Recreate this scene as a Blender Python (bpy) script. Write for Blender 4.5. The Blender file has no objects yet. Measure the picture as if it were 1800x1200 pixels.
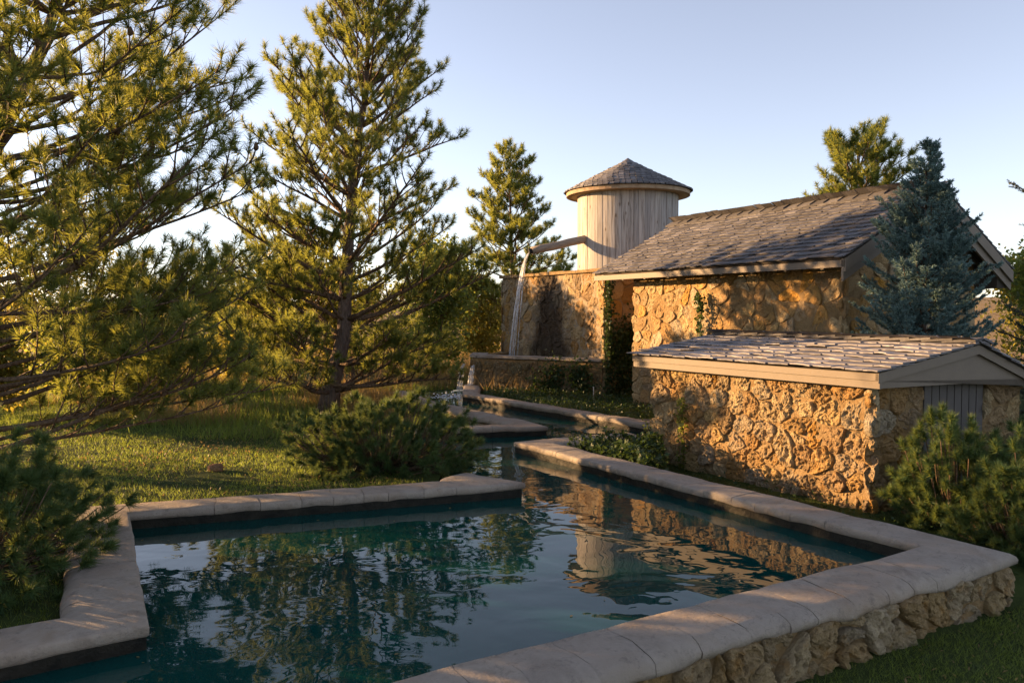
import bpy, math, random
import numpy as np
from mathutils import Vector, Matrix, noise
R = math.radians
S = bpy.context.scene
COL = S.collection

# ---------------------------------------------------------------- camera, sky, sun, exposure
EYE, FPX, HOR = 1.9, 1400.0, 545.0
TH = math.atan((600 - HOR) / FPX)
cd = bpy.data.cameras.new('camera'); cam = bpy.data.objects.new('camera', cd); COL.objects.link(cam)
cam.location = (0, 0, EYE); cam.rotation_euler = (R(90) - TH, 0, 0)
cd.sensor_width = 36; cd.lens = FPX / 1800 * 36; cd.clip_start = .05; cd.clip_end = 6000
S.camera = cam
SUN_AZ, SUN_EL = -71.0, 9.5            # azimuth from +Y, clockwise positive
w = bpy.data.worlds.new('World'); S.world = w; w.use_nodes = True
nt = w.node_tree; bg = nt.nodes['Background']
sky = nt.nodes.new('ShaderNodeTexSky'); sky.sky_type = 'NISHITA'; sky.sun_disc = False
sky.sun_elevation = R(SUN_EL); sky.sun_rotation = R(SUN_AZ)
sky.altitude = 1500; sky.air_density = 1.0; sky.dust_density = 0.6; sky.ozone_density = 1.6
hs = nt.nodes.new('ShaderNodeHueSaturation'); hs.inputs['Saturation'].default_value = .60; nt.links.new(sky.outputs[0], hs.inputs['Color'])
tn = nt.nodes.new('ShaderNodeMixRGB'); tn.blend_type = 'MULTIPLY'; tn.inputs[0].default_value = 1; tn.inputs[2].default_value = (1.02, .955, 1.0, 1); nt.links.new(hs.outputs[0], tn.inputs[1])
nt.links.new(tn.outputs[0], bg.inputs[0]); bg.inputs[1].default_value = 0.09
sd = bpy.data.lights.new('sun', 'SUN'); sd.energy = 5.0; sd.angle = R(.6); sd.color = (1, .60, .27)
sun = bpy.data.objects.new('sun', sd); COL.objects.link(sun)
sv = Vector((math.sin(R(SUN_AZ)) * math.cos(R(SUN_EL)), math.cos(R(SUN_AZ)) * math.cos(R(SUN_EL)), math.sin(R(SUN_EL))))
sun.rotation_euler = sv.to_track_quat('Z', 'Y').to_euler(); sun.location = (-20, 10, 20)
S.view_settings.view_transform = 'Standard'; S.view_settings.look = 'None'
S.view_settings.exposure = 1.86; S.view_settings.gamma = 1; S.view_settings.use_curve_mapping = False
S.render.engine = 'CYCLES'; S.cycles.use_denoising = True
S.cycles.max_bounces = 6; S.cycles.transparent_max_bounces = 8; S.cycles.caustics_reflective = False; S.cycles.caustics_refractive = False

rnd = random.Random(7); rng = np.random.default_rng(7)
V3 = Vector

# ---------------------------------------------------------------- helpers
def tag(o, label=None, cat=None, group=None, kind=None):
    if label: o['label'] = label
    if cat: o['category'] = cat
    if group: o['group'] = group
    if kind: o['kind'] = kind
    return o
def empty(name, loc, label, cat, group=None):
    o = bpy.data.objects.new(name, None); COL.objects.link(o); o.location = loc; o.empty_display_size = .2
    return tag(o, label, cat, group)
def link(name, me, m=None, parent=None):
    o = bpy.data.objects.new(name, me); COL.objects.link(o)
    if m and not me.materials: me.materials.append(m)
    if parent:
        o.parent = parent
        if parent.type == 'EMPTY': o.matrix_parent_inverse = Matrix.Translation(-parent.location)
    return o
class MB:
    def __init__(s): s.v = []; s.f = []
    def add(s, vs, fs):
        n = len(s.v); s.v.extend([tuple(v) for v in vs]); s.f.extend([tuple(i + n for i in f) for f in fs])
    def box(s, o, ax, ay, az):                       # corner + three edge vectors
        o, ax, ay, az = V3(o), V3(ax), V3(ay), V3(az)
        p = [o, o + ax, o + ax + ay, o + ay]; p += [q + az for q in p]
        s.add(p, [(3, 2, 1, 0), (4, 5, 6, 7), (0, 1, 5, 4), (1, 2, 6, 5), (2, 3, 7, 6), (3, 0, 4, 7)])
    def prism(s, pts, d):                            # polygon extruded by a vector
        d = V3(d); n = len(pts); p = [V3(q) for q in pts]; p += [q + d for q in p]
        s.add(p, [tuple(range(n))[::-1], tuple(range(n, 2 * n))] + [(i, (i + 1) % n, n + (i + 1) % n, n + i) for i in range(n)])
    def tube(s, path, radii, n=6):
        rings = []; up = V3((0.13, .27, .95))
        for i, p in enumerate(path):
            a = path[max(i - 1, 0)]; b = path[min(i + 1, len(path) - 1)]
            t = (b - a).normalized(); x = t.cross(up)
            if x.length < .2: x = t.cross(V3((1, 0, 0)))
            x.normalize(); y = t.cross(x)
            rings.append([p + (x * math.cos(k * 2 * math.pi / n) + y * math.sin(k * 2 * math.pi / n)) * radii[i] for k in range(n)])
        s.rings(rings, True)
    def rings(s, rings, closed=True, caps=True):
        n = len(rings[0]); vs = [q for r in rings for q in r]; fs = []
        for i in range(len(rings) - 1):
            for k in range(n if closed else n - 1):
                k2 = (k + 1) % n
                fs.append((i * n + k, i * n + k2, (i + 1) * n + k2, (i + 1) * n + k))
        if caps and closed: fs += [tuple(range(n))[::-1], tuple(range((len(rings) - 1) * n, len(rings) * n))]
        s.add(vs, fs)
    def mesh(s, name, smooth=False):
        me = bpy.data.meshes.new(name); me.from_pydata(s.v, [], s.f); me.update()
        if smooth: me.shade_smooth()
        return me
    def build(s, name, m, parent=None, smooth=False, fix=True):
        me = s.mesh(name, smooth)
        if fix:
            import bmesh
            bm = bmesh.new(); bm.from_mesh(me); bmesh.ops.recalc_face_normals(bm, faces=bm.faces); bm.to_mesh(me); bm.free()
        return link(name, me, m, parent)
def np_mesh(name, V, k):                             # V: (n*k,3), consecutive k-gons
    V = np.ascontiguousarray(V, dtype=np.float32); n = len(V) // k
    me = bpy.data.meshes.new(name); me.vertices.add(n * k); me.vertices.foreach_set('co', V.ravel())
    me.loops.add(n * k); me.loops.foreach_set('vertex_index', np.arange(n * k, dtype=np.int32))
    me.polygons.add(n); me.polygons.foreach_set('loop_start', np.arange(0, n * k, k, dtype=np.int32))
    me.polygons.foreach_set('loop_total', np.full(n, k, dtype=np.int32)); me.update(calc_edges=True); return me
def unit(a): return a / np.maximum(np.linalg.norm(a, axis=-1, keepdims=True), 1e-9)
def fbm(p, sc, o=3): return noise.fractal(V3(p) * sc, 1.0, 2.0, o)

def pix(px, py, z):                                  # point of the place at height z that the photo shows at a pixel
    x, y = (px - 900) / FPX, (600 - py) / FPX; c, s = math.cos(TH), math.sin(TH)
    d = V3((x, c + y * s, -s + y * c)); t = (z - EYE) / d.z
    return V3((0, 0, EYE)) + d * t

# ---------------------------------------------------------------- materials
class N:
    def __init__(s, name):
        s.m = bpy.data.materials.new(name); s.m.use_nodes = True; s.t = s.m.node_tree; s.t.nodes.clear()
        s.out = s.n('ShaderNodeOutputMaterial'); s.co = s.n('ShaderNodeTexCoord').outputs['Object']
    def n(s, typ, ins=None, **kw):
        x = s.t.nodes.new(typ)
        for k, v in kw.items(): setattr(x, k, v)
        for k, v in (ins or {}).items():
            if hasattr(v, 'is_output') or isinstance(v, bpy.types.NodeSocket): s.t.links.new(v, x.inputs[k])
            else: x.inputs[k].default_value = v
        return x
    def map(s, scale, co=None): return s.n('ShaderNodeMapping', {'Vector': co or s.co, 'Scale': scale if hasattr(scale, '__len__') else (scale,) * 3}).outputs[0]
    def noise(s, scale, det=4, rough=.6, vec=None, dist=0): return s.n('ShaderNodeTexNoise', {'Vector': vec or s.co, 'Scale': scale, 'Detail': det, 'Roughness': rough, 'Distortion': dist}).outputs[0]
    def voro(s, scale, feature='F1', vec=None, out=0): return s.n('ShaderNodeTexVoronoi', {'Vector': vec or s.co, 'Scale': scale}, feature=feature).outputs[out]
    def ramp(s, fac, stops):
        r = s.n('ShaderNodeValToRGB', {0: fac}); e = r.color_ramp.elements
        while len(e) < len(stops): e.new(.5)
        for q, (p, c) in zip(e, stops):
            q.position = p; q.color = (c, c, c, 1) if not hasattr(c, '__len__') else (*c, 1)
        return r.outputs[0]
    def mix(s, fac, a, b, mode='MIX'):
        x = s.n('ShaderNodeMix', data_type='RGBA', blend_type=mode)
        for sock, v in ((x.inputs[0], fac), (x.inputs[6], a), (x.inputs[7], b)):
            if isinstance(v, bpy.types.NodeSocket): s.t.links.new(v, sock)
            elif sock == x.inputs[0]: sock.default_value = v
            else: sock.default_value = (*v, 1) if len(v) == 3 else v
        return x.outputs[2]
    def math(s, op, a, b=None):
        x = s.n('ShaderNodeMath', operation=op)
        for i, v in enumerate((a, b)):
            if v is None: continue
            if isinstance(v, bpy.types.NodeSocket): s.t.links.new(v, x.inputs[i])
            else: x.inputs[i].default_value = v
        return x.outputs[0]
    def rand(s): return s.n('ShaderNodeObjectInfo').outputs['Random']
    def island(s): return s.n('ShaderNodeNewGeometry').outputs['Random Per Island']
    def bump(s, h, st=.5, dist=.02, prev=None):
        ins = {'Height': h, 'Strength': st, 'Distance': dist}
        if prev: ins['Normal'] = prev
        return s.n('ShaderNodeBump', ins).outputs[0]
    def pbr(s, col, rough=.8, nor=None, spec=.3, **kw):
        ins = {'Base Color': col if isinstance(col, bpy.types.NodeSocket) else (*col, 1), 'Roughness': rough, 'Specular IOR Level': spec, **kw}
        if nor: ins['Normal'] = nor
        return s.n('ShaderNodeBsdfPrincipled', ins).outputs[0]
    def done(s, sh): s.t.links.new(sh, s.out.inputs[0]); return s.m

def m_stone(name, tones, pit=1.0, wet=False):
    n = N(name); r = n.rand()
    base = n.ramp(r, [(i / (len(tones) - 1), t) for i, t in enumerate(tones)])
    big = n.noise(5.0, 5, .65)
    c = n.mix(n.ramp(big, [(.40, 0), (.66, .8)]), base, n.mix(.3, base, (.42, .32, .17)))
    oc = n.ramp(n.noise(9, 4, .6, dist=.6), [(.52, 0), (.70, .5)])
    c = n.mix(oc, c, (.33, .165, .035))
    gr = n.ramp(n.noise(14, 6, .7), [(.56, 0), (.72, .55)])
    c = n.mix(gr, c, (.17, .13, .085))
    c = n.mix(.55, c, n.ramp(n.noise(60, 4, .7), [(.25, .35), (.75, .75)]), 'OVERLAY')
    d1 = n.noise(11, 8, .72, dist=1.2); v1 = n.voro(26, 'SMOOTH_F1', n.n('ShaderNodeMixRGB', {0: .12, 1: n.co, 2: n.n('ShaderNodeTexNoise', {'Scale': 7.0}).outputs[1]}).outputs[0])
    b = n.bump(d1, .9 * pit, .05); b = n.bump(v1, .7 * pit, .025, b); b = n.bump(n.noise(85, 5, .75), .5, .008, b)
    return n.done(n.pbr(c, .88, b, .2))
def m_mortar():
    n = N('mortar'); c = n.ramp(n.noise(8, 6, .7), [(.3, (.21, .135, .06)), (.7, (.34, .235, .12))])
    b = n.bump(n.noise(14, 8, .75), 1, .04); b = n.bump(n.noise(70, 4, .7), .6, .01, b)
    return n.done(n.pbr(c, .92, b, .15))
def m_coping():
    n = N('coping_concrete')
    c = n.ramp(n.noise(3.2, 6, .65, dist=.5), [(.28, (.18, .145, .11)), (.5, (.335, .285, .23)), (.72, (.26, .20, .14))])
    c = n.mix(n.math('MULTIPLY', n.rand(), .6), c, (.275, .235, .195))
    c = n.mix(n.ramp(n.noise(1.1, 4, .6), [(.5, 0), (.7, .45)]), c, (.25, .165, .105))
    st = n.ramp(n.noise(13, 7, .78), [(.54, 0), (.70, .65)]); c = n.mix(st, c, (.11, .09, .075))
    cr = n.voro(5.5, 'DISTANCE_TO_EDGE', n.n('ShaderNodeMixRGB', {0: .16, 1: n.co, 2: n.n('ShaderNodeTexNoise', {'Scale': 5.0, 'Detail': 5.0}).outputs[1]}).outputs[0])
    crk = n.ramp(cr, [(.0, 1), (.012, 0)]); msk = n.ramp(n.noise(1.7, 2), [(.5, 0), (.56, 1)])
    c = n.mix(n.math('MULTIPLY', n.math('MULTIPLY', crk, msk), .55), c, (.12, .095, .075))
    b = n.bump(n.noise(9, 8, .72), .75, .03); b = n.bump(n.noise(70, 5, .75), .6, .007, b)
    return n.done(n.pbr(c, .75, b, .3))
def m_wet():
    n = N('wet_algae_concrete'); c = n.ramp(n.noise(9, 6, .7), [(.35, (.010, .010, .008)), (.7, (.032, .028, .020))])
    return n.done(n.pbr(c, .45, n.bump(n.noise(25, 6, .7), .6, .02), .12))
def m_wood(name, tones, sc=(30, 30, 1.6), knots=True, rough=.8):
    n = N(name); r = n.rand()
    off = n.n('ShaderNodeVectorMath', {0: n.co, 1: n.n('ShaderNodeCombineXYZ', {2: n.math('MULTIPLY', r, 37.0)}).outputs[0]}, operation='ADD').outputs[0]
    mp = n.map(sc, off)
    c = n.ramp(n.noise(1.0, 6, .65, mp, .4), [(.3, tones[0]), (.5, tones[1]), (.72, tones[2])])
    c = n.mix(n.ramp(n.math('FRACT', n.math('MULTIPLY', r, 7.3)), [(0, .0), (.55, .1), (.8, .75), (1, .3)]), c, tones[3])
    if knots:
        k = n.voro(1.0, 'F1', n.map((7, 7, 2.6), off)); c = n.mix(n.ramp(k, [(.06, .85), (.15, 0)]), c, (.10, .055, .025))
    b = n.bump(n.noise(1.0, 7, .7, mp), .5, .01)
    return n.done(n.pbr(c, rough, b, .25))
def m_shingle(k=1.0, nm='weathered_shingle'):
    n = N(nm); r = n.rand()
    mp = n.map((1, 1, 1))
    c = n.ramp(r, [(0, (.105 * k, .098 * k, .100 * k)), (.5, (.155 * k, .146 * k, .150 * k)), (.85, (.20 * k, .190 * k, .195 * k)), (1, (.255 * k, .243 * k, .248 * k))])
    c = n.mix(n.ramp(n.noise(20, 6, .7, n.map((.25, 1.5, 1))), [(.35, .7), (.7, 0)]), c, (.080 * k, .075 * k, .076 * k))
    b = n.bump(n.noise(30, 6, .7, n.map((.12, 1.6, 1))), .6, .01)
    return n.done(n.pbr(c, .7, b, .35))
def m_paint(name, col):
    n = N(name); c = n.mix(n.ramp(n.noise(6, 6, .7), [(.35, 0), (.7, .4)]), col, tuple(x * .72 for x in col))
    b = n.bump(n.noise(1, 6, .7, n.map((18, 18, 60))), .15, .006)
    return n.done(n.pbr(c, .6, b, .35))
def m_leaf(name, a, b_, tr, trans=.45, dry=None):
    n = N(name); r = n.island()
    c = n.ramp(r, [(0, a), (1, b_)]); c = n.mix(n.ramp(n.noise(2.2, 3), [(.35, 0), (.7, .6)]), c, tuple(x * .62 for x in a))
    if dry: c = n.mix(n.ramp(n.noise(4.3, 3), [(.60, 0), (.74, .8)]), c, dry)
    t = n.mix(r, tr, tuple(x * .65 for x in tr))
    sh = n.n('ShaderNodeMixShader', {0: trans, 1: n.pbr(c, .5, None, .35), 2: n.n('ShaderNodeBsdfTranslucent', {'Color': t}).outputs[0]}).outputs[0]
    return n.done(sh)
def m_bark(name, a, b_):
    n = N(name); c = n.ramp(n.noise(12, 7, .7, n.map((1.6, 1.6, .5))), [(.3, a), (.7, b_)])
    b = n.bump(n.voro(20, 'F1', n.map((1.5, 1.5, .5))), .9, .03); b = n.bump(n.noise(40, 5, .7), .6, .01, b)
    return n.done(n.pbr(c, .9, b, .15))
def m_ground():
    n = N('lawn_and_field'); sep = n.n('ShaderNodeSeparateXYZ', {0: n.co})
    g = n.ramp(n.noise(2.4, 6, .7), [(.3, (.030, .042, .012)), (.6, (.055, .075, .018)), (.8, (.085, .085, .03))])
    fld = n.ramp(n.noise(.6, 8, .75), [(.3, (.20, .13, .055)), (.55, (.30, .20, .09)), (.75, (.16, .13, .05))])
    band = n.noise(1, 6, .7, n.map((.02, .12, .1)))
    fld = n.mix(n.ramp(band, [(.42, 0), (.6, .6)]), fld, (.24, .18, .10))
    f = n.ramp(n.math('ADD', n.math('MULTIPLY', sep.outputs[1], .02), n.math('MULTIPLY', n.noise(.4, 3), .25)), [(.52, 0), (.66, 1)])
    c = n.mix(f, g, fld)
    soil = n.ramp(n.noise(1.1, 4), [(.62, 0), (.72, .7)]); c = n.mix(n.math('MULTIPLY', soil, n.math('SUBTRACT', 1.0, f)), c, (.07, .05, .03))
    return n.done(n.pbr(c, .95, n.bump(n.noise(18, 6, .75), .8, .05), .1))
def m_water():
    n = N('pool_water')
    c = n.ramp(n.noise(.9, 4, .6), [(.35, (.0014, .031, .028)), (.7, (.0025, .044, .039))])
    m1 = n.noise(1, 1.5, .45, n.map((1.7, 2.0, 1)), 1.0); m2 = n.noise(1, 1, .5, n.map((7, 7, 1)), .8)
    b = n.bump(m1, .033, .16); b = n.bump(m2, .022, .03, b)
    sh = n.n('ShaderNodeBsdfPrincipled', {'Base Color': c, 'Roughness': .012, 'IOR': 1.33, 'Normal': b}).outputs[0]
    return n.done(sh)
def m_fall():
    n = N('falling_water'); st = n.noise(1, 4, .7, n.map((55, 55, 1.2)))
    a = n.ramp(st, [(.40, .04), (.60, .75)])
    sh = n.n('ShaderNodeMixShader', {0: a, 1: n.n('ShaderNodeBsdfTransparent').outputs[0],
        2: n.n('ShaderNodeMixShader', {0: .4, 1: n.pbr((.80, .82, .84), .25, None, .6), 2: n.n('ShaderNodeBsdfTranslucent', {'Color': (.8, .82, .85, 1)}).outputs[0]}).outputs[0]}).outputs[0]
    return n.done(sh)
def m_plain(name, c, rough=.6, spec=.4):
    n = N(name); cc = n.mix(n.ramp(n.noise(20, 5), [(.4, 0), (.7, .4)]), c, tuple(x * .7 for x in c)); return n.done(n.pbr(cc, rough, None, spec))

OCHRE = [(.37, .19, .045), (.25, .185, .115), (.46, .235, .04), (.30, .25, .18), (.40, .235, .075), (.20, .135, .07), (.46, .345, .19), (.31, .165, .05), (.36, .30, .21), (.42, .28, .11)]
GREYT = [(.28, .205, .10), (.34, .275, .18), (.27, .175, .07), (.22, .185, .13), (.33, .24, .125)]
M = dict(stone=m_stone('house_stone', OCHRE, .75), pit=m_stone('pitted_travertine', OCHRE + [(.44, .34, .2)], 1.3), base=m_stone('rubble_stone', GREYT, 1.0),
    damp=m_stone('damp_basin_stone', [(.19, .125, .06), (.15, .115, .065), (.22, .145, .065), (.12, .10, .055), (.17, .13, .08)], 1.0),
    mortar=m_mortar(), coping=m_coping(), wet=m_wet(), shingle=m_shingle(.80), shingle_g=m_shingle(1.75, 'pale_weathered_shingle'),
    plank=m_wood('weathered_cedar', [(.13, .105, .085), (.40, .365, .33), (.54, .51, .475), (.23, .22, .215)]),
    log=m_wood('grey_timber', [(.16, .13, .10), (.28, .22, .17), (.36, .29, .22), (.2, .17, .14)], (6, 30, 30), False),
    cedar=m_wood('cedar_trim', [(.25, .165, .095), (.34, .24, .15), (.42, .31, .20), (.30, .22, .14)], (8, 8, 8), False),
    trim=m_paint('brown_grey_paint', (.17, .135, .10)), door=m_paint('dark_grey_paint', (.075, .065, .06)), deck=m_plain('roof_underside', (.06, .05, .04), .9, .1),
    pine=m_leaf('pine_needles', (.020, .056, .025), (.056, .098, .034), (.52, .54, .085, 1), .46, (.17, .12, .03)),
    mugo=m_leaf('mugo_needles', (.034, .085, .034), (.085, .140, .042), (.26, .32, .07, 1), .36),
    spruce=m_leaf('blue_spruce_needles', (.105, .185, .175), (.22, .335, .325), (.22, .30, .25, 1), .28),
    dspruce=m_leaf('dark_spruce_needles', (.018, .035, .028), (.045, .065, .045), (.10, .10, .05, 1), .2),
    leafy=m_leaf('yellow_green_leaves', (.075, .095, .020), (.19, .155, .030), (.56, .48, .075, 1), .52),
    leafg=m_leaf('green_leaves', (.035, .075, .018), (.09, .12, .03), (.40, .44, .07, 1), .5),
    ivy=m_leaf('ivy_leaves', (.018, .045, .014), (.05, .085, .025), (.10, .16, .03, 1), .3),
    grass=m_leaf('lawn_blades', (.030, .064, .018), (.072, .105, .028), (.44, .54, .08, 1), .48),
    dry=m_leaf('dry_grass', (.20, .14, .05), (.34, .25, .10), (.45, .30, .10, 1), .45),
    bark=m_bark('pine_bark', (.075, .05, .038), (.17, .125, .10)), twig=m_bark('twig_bark', (.085, .055, .035), (.17, .115, .075)),
    ground=m_ground(), water=m_water(), fall=m_fall(), foam=m_plain('foam', (.75, .78, .82), .6),
    cone=m_bark('cone_scales', (.05, .03, .018), (.14, .085, .045)), metal=m_plain('galvanised', (.45, .42, .38), .4, .6), dark=m_plain('dark_recess', (.01, .01, .01), .9), rock=m_stone('lawn_rock', [(.22, .10, .05), (.26, .13, .07)], .8))

# ---------------------------------------------------------------- geometry of the pool
ZT, ZW, WW = .36, .225, .40
vv = V3((.858, .513, 0))                               # direction of the front wall
P2 = lambda x, y: V3((x, y, 0))
F0, F1 = P2(-.53, 3.25), P2(2.68, 5.17)
A0 = F0 - vv * 3.7
R1, R2 = P2(.02, 9.33), P2(1.45, 10.05)
C1s, C1, C0, Cend = P2(2.3, 10.05), P2(1.81, 10.74), P2(-.92, 14.63), P2(-1.0, 16.55)
D0, D1, MID, MIDL = P2(-2.05, 15.2), P2(-1.42, 13.69), P2(.48, 10.58), P2(-1.25, 10.22)
B1, B0, L0, L1, L2 = P2(.11, 7.07), P2(-2.92, 6.02), P2(-1.79, 3.87), P2(-2.29, 3.51), P2(-4.6, 1.95)
BK = P2(-.42, 7.55)
WATER = [A0, F1, R1, R2, C1, C0, Cend, P2(-1.75, 16.2), D0, D1, MID, MIDL, P2(-1.05, 9.0), BK, B1, B0, L0, L2]
def inside(x, y, poly):
    c = np.zeros(np.shape(x), bool); n = len(poly)
    for i in range(n):
        a, b = poly[i], poly[i - 1]
        t = ((a.y > y) != (b.y > y)) & (x < (b.x - a.x) * (y - a.y) / ((b.y - a.y) or 1e-9) + a.x)
        c ^= t
    return c
def offset(poly, d, closed=False):                     # d > 0 : to the right of travel
    out = []; n = len(poly)
    for i in range(n):
        a = poly[i - 1] if (i > 0 or closed) else None; b = poly[(i + 1) % n] if (i < n - 1 or closed) else None
        d1 = (poly[i] - a).normalized() if a is not None else (b - poly[i]).normalized()
        d2 = (b - poly[i]).normalized() if b is not None else d1
        n1, n2 = V3((d1.y, -d1.x, 0)), V3((d2.y, -d2.x, 0)); m = (n1 + n2)
        m = m / max(m.dot(n1), .35); out.append(poly[i] + m * d)
    return out
HOLE = offset(WATER, .18, True)

def sstep(a, b, x): t = np.clip((x - a) / (b - a), 0, 1); return t * t * (3 - 2 * t)
def hgt(x, y):
    x = np.asarray(x, float); y = np.asarray(y, float)
    nf = V3((vv.y, -vv.x, 0)); df = (x - F0.x) * nf.x + (y - F0.y) * nf.y
    rd = (R1 - F1).normalized(); nr = V3((rd.y, -rd.x, 0)); dr = (x - F1.x) * nr.x + (y - F1.y) * nr.y
    left = .27 + .05 * np.sin(x * .9 + 1) * sstep(5, 9, y) + .05 * np.sin(y * .7 + x * .4) * sstep(7, 10, y)
    right = .08 + .12 * sstep(9, 14, y)
    z = left + (right - left) * sstep(-.1, .3, dr) * sstep(16.5, 9, y) + 0
    z = z * (1 - sstep(.05, .35, df))
    far = sstep(24, 60, np.hypot(x, y)); z = z * (1 - far) + far * (-.4)
    dist = np.hypot(x, y)
    hills = sstep(90, 420, dist) * (4.5 + 3.0 * np.sin(x * .006 + 1.3) + 1.6 * np.sin(x * .017)) + sstep(400, 1600, dist) * (14 + 7 * np.sin(x * .0021 + .6))
    z = z + hills * (y > 0) + (.7 * np.sin(x * .08 + 2) * np.sin(y * .06)) * sstep(35, 80, dist)
    return z

# ---------------------------------------------------------------- ground and water
def axis(a, b, step, lim, g=1.16):
    mid = list(np.arange(a, b + step / 2, step)); lo, hi = [], []; s = step; q = a
    while q > -lim: s *= g; q -= s; lo.append(q)
    s = step; q = b
    while q < lim: s *= g; q += s; hi.append(q)
    return np.array(lo[::-1] + mid + hi)
gx, gy = axis(-7, 7, .18, 2600), axis(.5, 19, .18, 2600)
X, Y = np.meshgrid(gx, gy); Z = hgt(X, Y)
jit = 0.012 * np.sin(X * 9.1 + Y * 3.3) * np.sin(Y * 8.3 - X * 2.1); Z = Z + jit * (np.hypot(X, Y) < 25)
nx, ny = len(gx), len(gy)
idx = np.arange(nx * ny).reshape(ny, nx)
quads = np.stack([idx[:-1, :-1], idx[:-1, 1:], idx[1:, 1:], idx[1:, :-1]], -1).reshape(-1, 4)
cx, cy = X.ravel()[quads].mean(1), Y.ravel()[quads].mean(1)
quads = quads[~inside(cx, cy, HOLE)]
me = bpy.data.meshes.new('ground'); VV = np.stack([X.ravel(), Y.ravel(), Z.ravel()], 1).astype(np.float32)
me.vertices.add(len(VV)); me.vertices.foreach_set('co', VV.ravel()); nq = len(quads)
me.loops.add(nq * 4); me.loops.foreach_set('vertex_index', quads.astype(np.int32).ravel())
me.polygons.add(nq); me.polygons.foreach_set('loop_start', np.arange(0, nq * 4, 4, dtype=np.int32)); me.polygons.foreach_set('loop_total', np.full(nq, 4, dtype=np.int32))
me.update(calc_edges=True); me.shade_smooth()
tag(link('ground', me, M['ground']), kind='structure')
mb = MB(); W2 = offset(WATER, .03, True)
mb.add([(p.x, p.y, ZW) for p in W2], [tuple(range(len(W2)))])
wt = mb.build('water', M['water']); tag(wt, kind='structure')
if wt.data.polygons[0].normal.z < 0: wt.data.flip_normals()
mb = MB(); mb.add([(p.x, p.y, -.9) for p in HOLE], [tuple(range(len(HOLE)))])
tag(mb.build('pool_floor', M['wet']), kind='structure')

# ---------------------------------------------------------------- stone-wall machinery
def clip(poly, nx_, ny_, c):
    out = []
    for i in range(len(poly)):
        a, b = poly[i - 1], poly[i]; da, db = a[0] * nx_ + a[1] * ny_ - c, b[0] * nx_ + b[1] * ny_ - c
        if (da <= 0) != (db <= 0):
            t = da / (da - db); out.append((a[0] + (b[0] - a[0]) * t, a[1] + (b[1] - a[1]) * t))
        if db <= 0: out.append(b)
    return out
def cells(poly, size, r, asp=1.25):
    xs = [p[0] for p in poly]; zs = [p[1] for p in poly]; seeds = []
    rows = max(1, round((max(zs) - min(zs)) / size)); h = (max(zs) - min(zs)) / rows
    for j in range(rows):
        wd = size * asp; n = max(1, round((max(xs) - min(xs)) / wd)); wd = (max(xs) - min(xs)) / n
        for i in range(n):
            if r.random() < .13: continue
            seeds.append((min(xs) + wd * (i + .5 + (j % 2) * .5 - .25 + r.uniform(-.36, .36)), min(zs) + h * (j + .5 + r.uniform(-.36, .36))))
            if r.random() < .12: seeds.append((seeds[-1][0] + r.uniform(-.3, .3) * wd, seeds[-1][1] + r.uniform(-.45, .45) * h))
    out = []
    for i, a in enumerate(seeds):
        c = list(poly)
        for j, b in enumerate(seeds):
            if i == j or abs(a[0] - b[0]) > 5 * size or abs(a[1] - b[1]) > 5 * size: continue
            dx, dz = b[0] - a[0], b[1] - a[1]
            c = clip(c, dx, dz, (b[0] ** 2 + b[1] ** 2 - a[0] ** 2 - a[1] ** 2) / 2)
            if len(c) < 3: break
        if len(c) >= 3: out.append(c)
    return out
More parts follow.
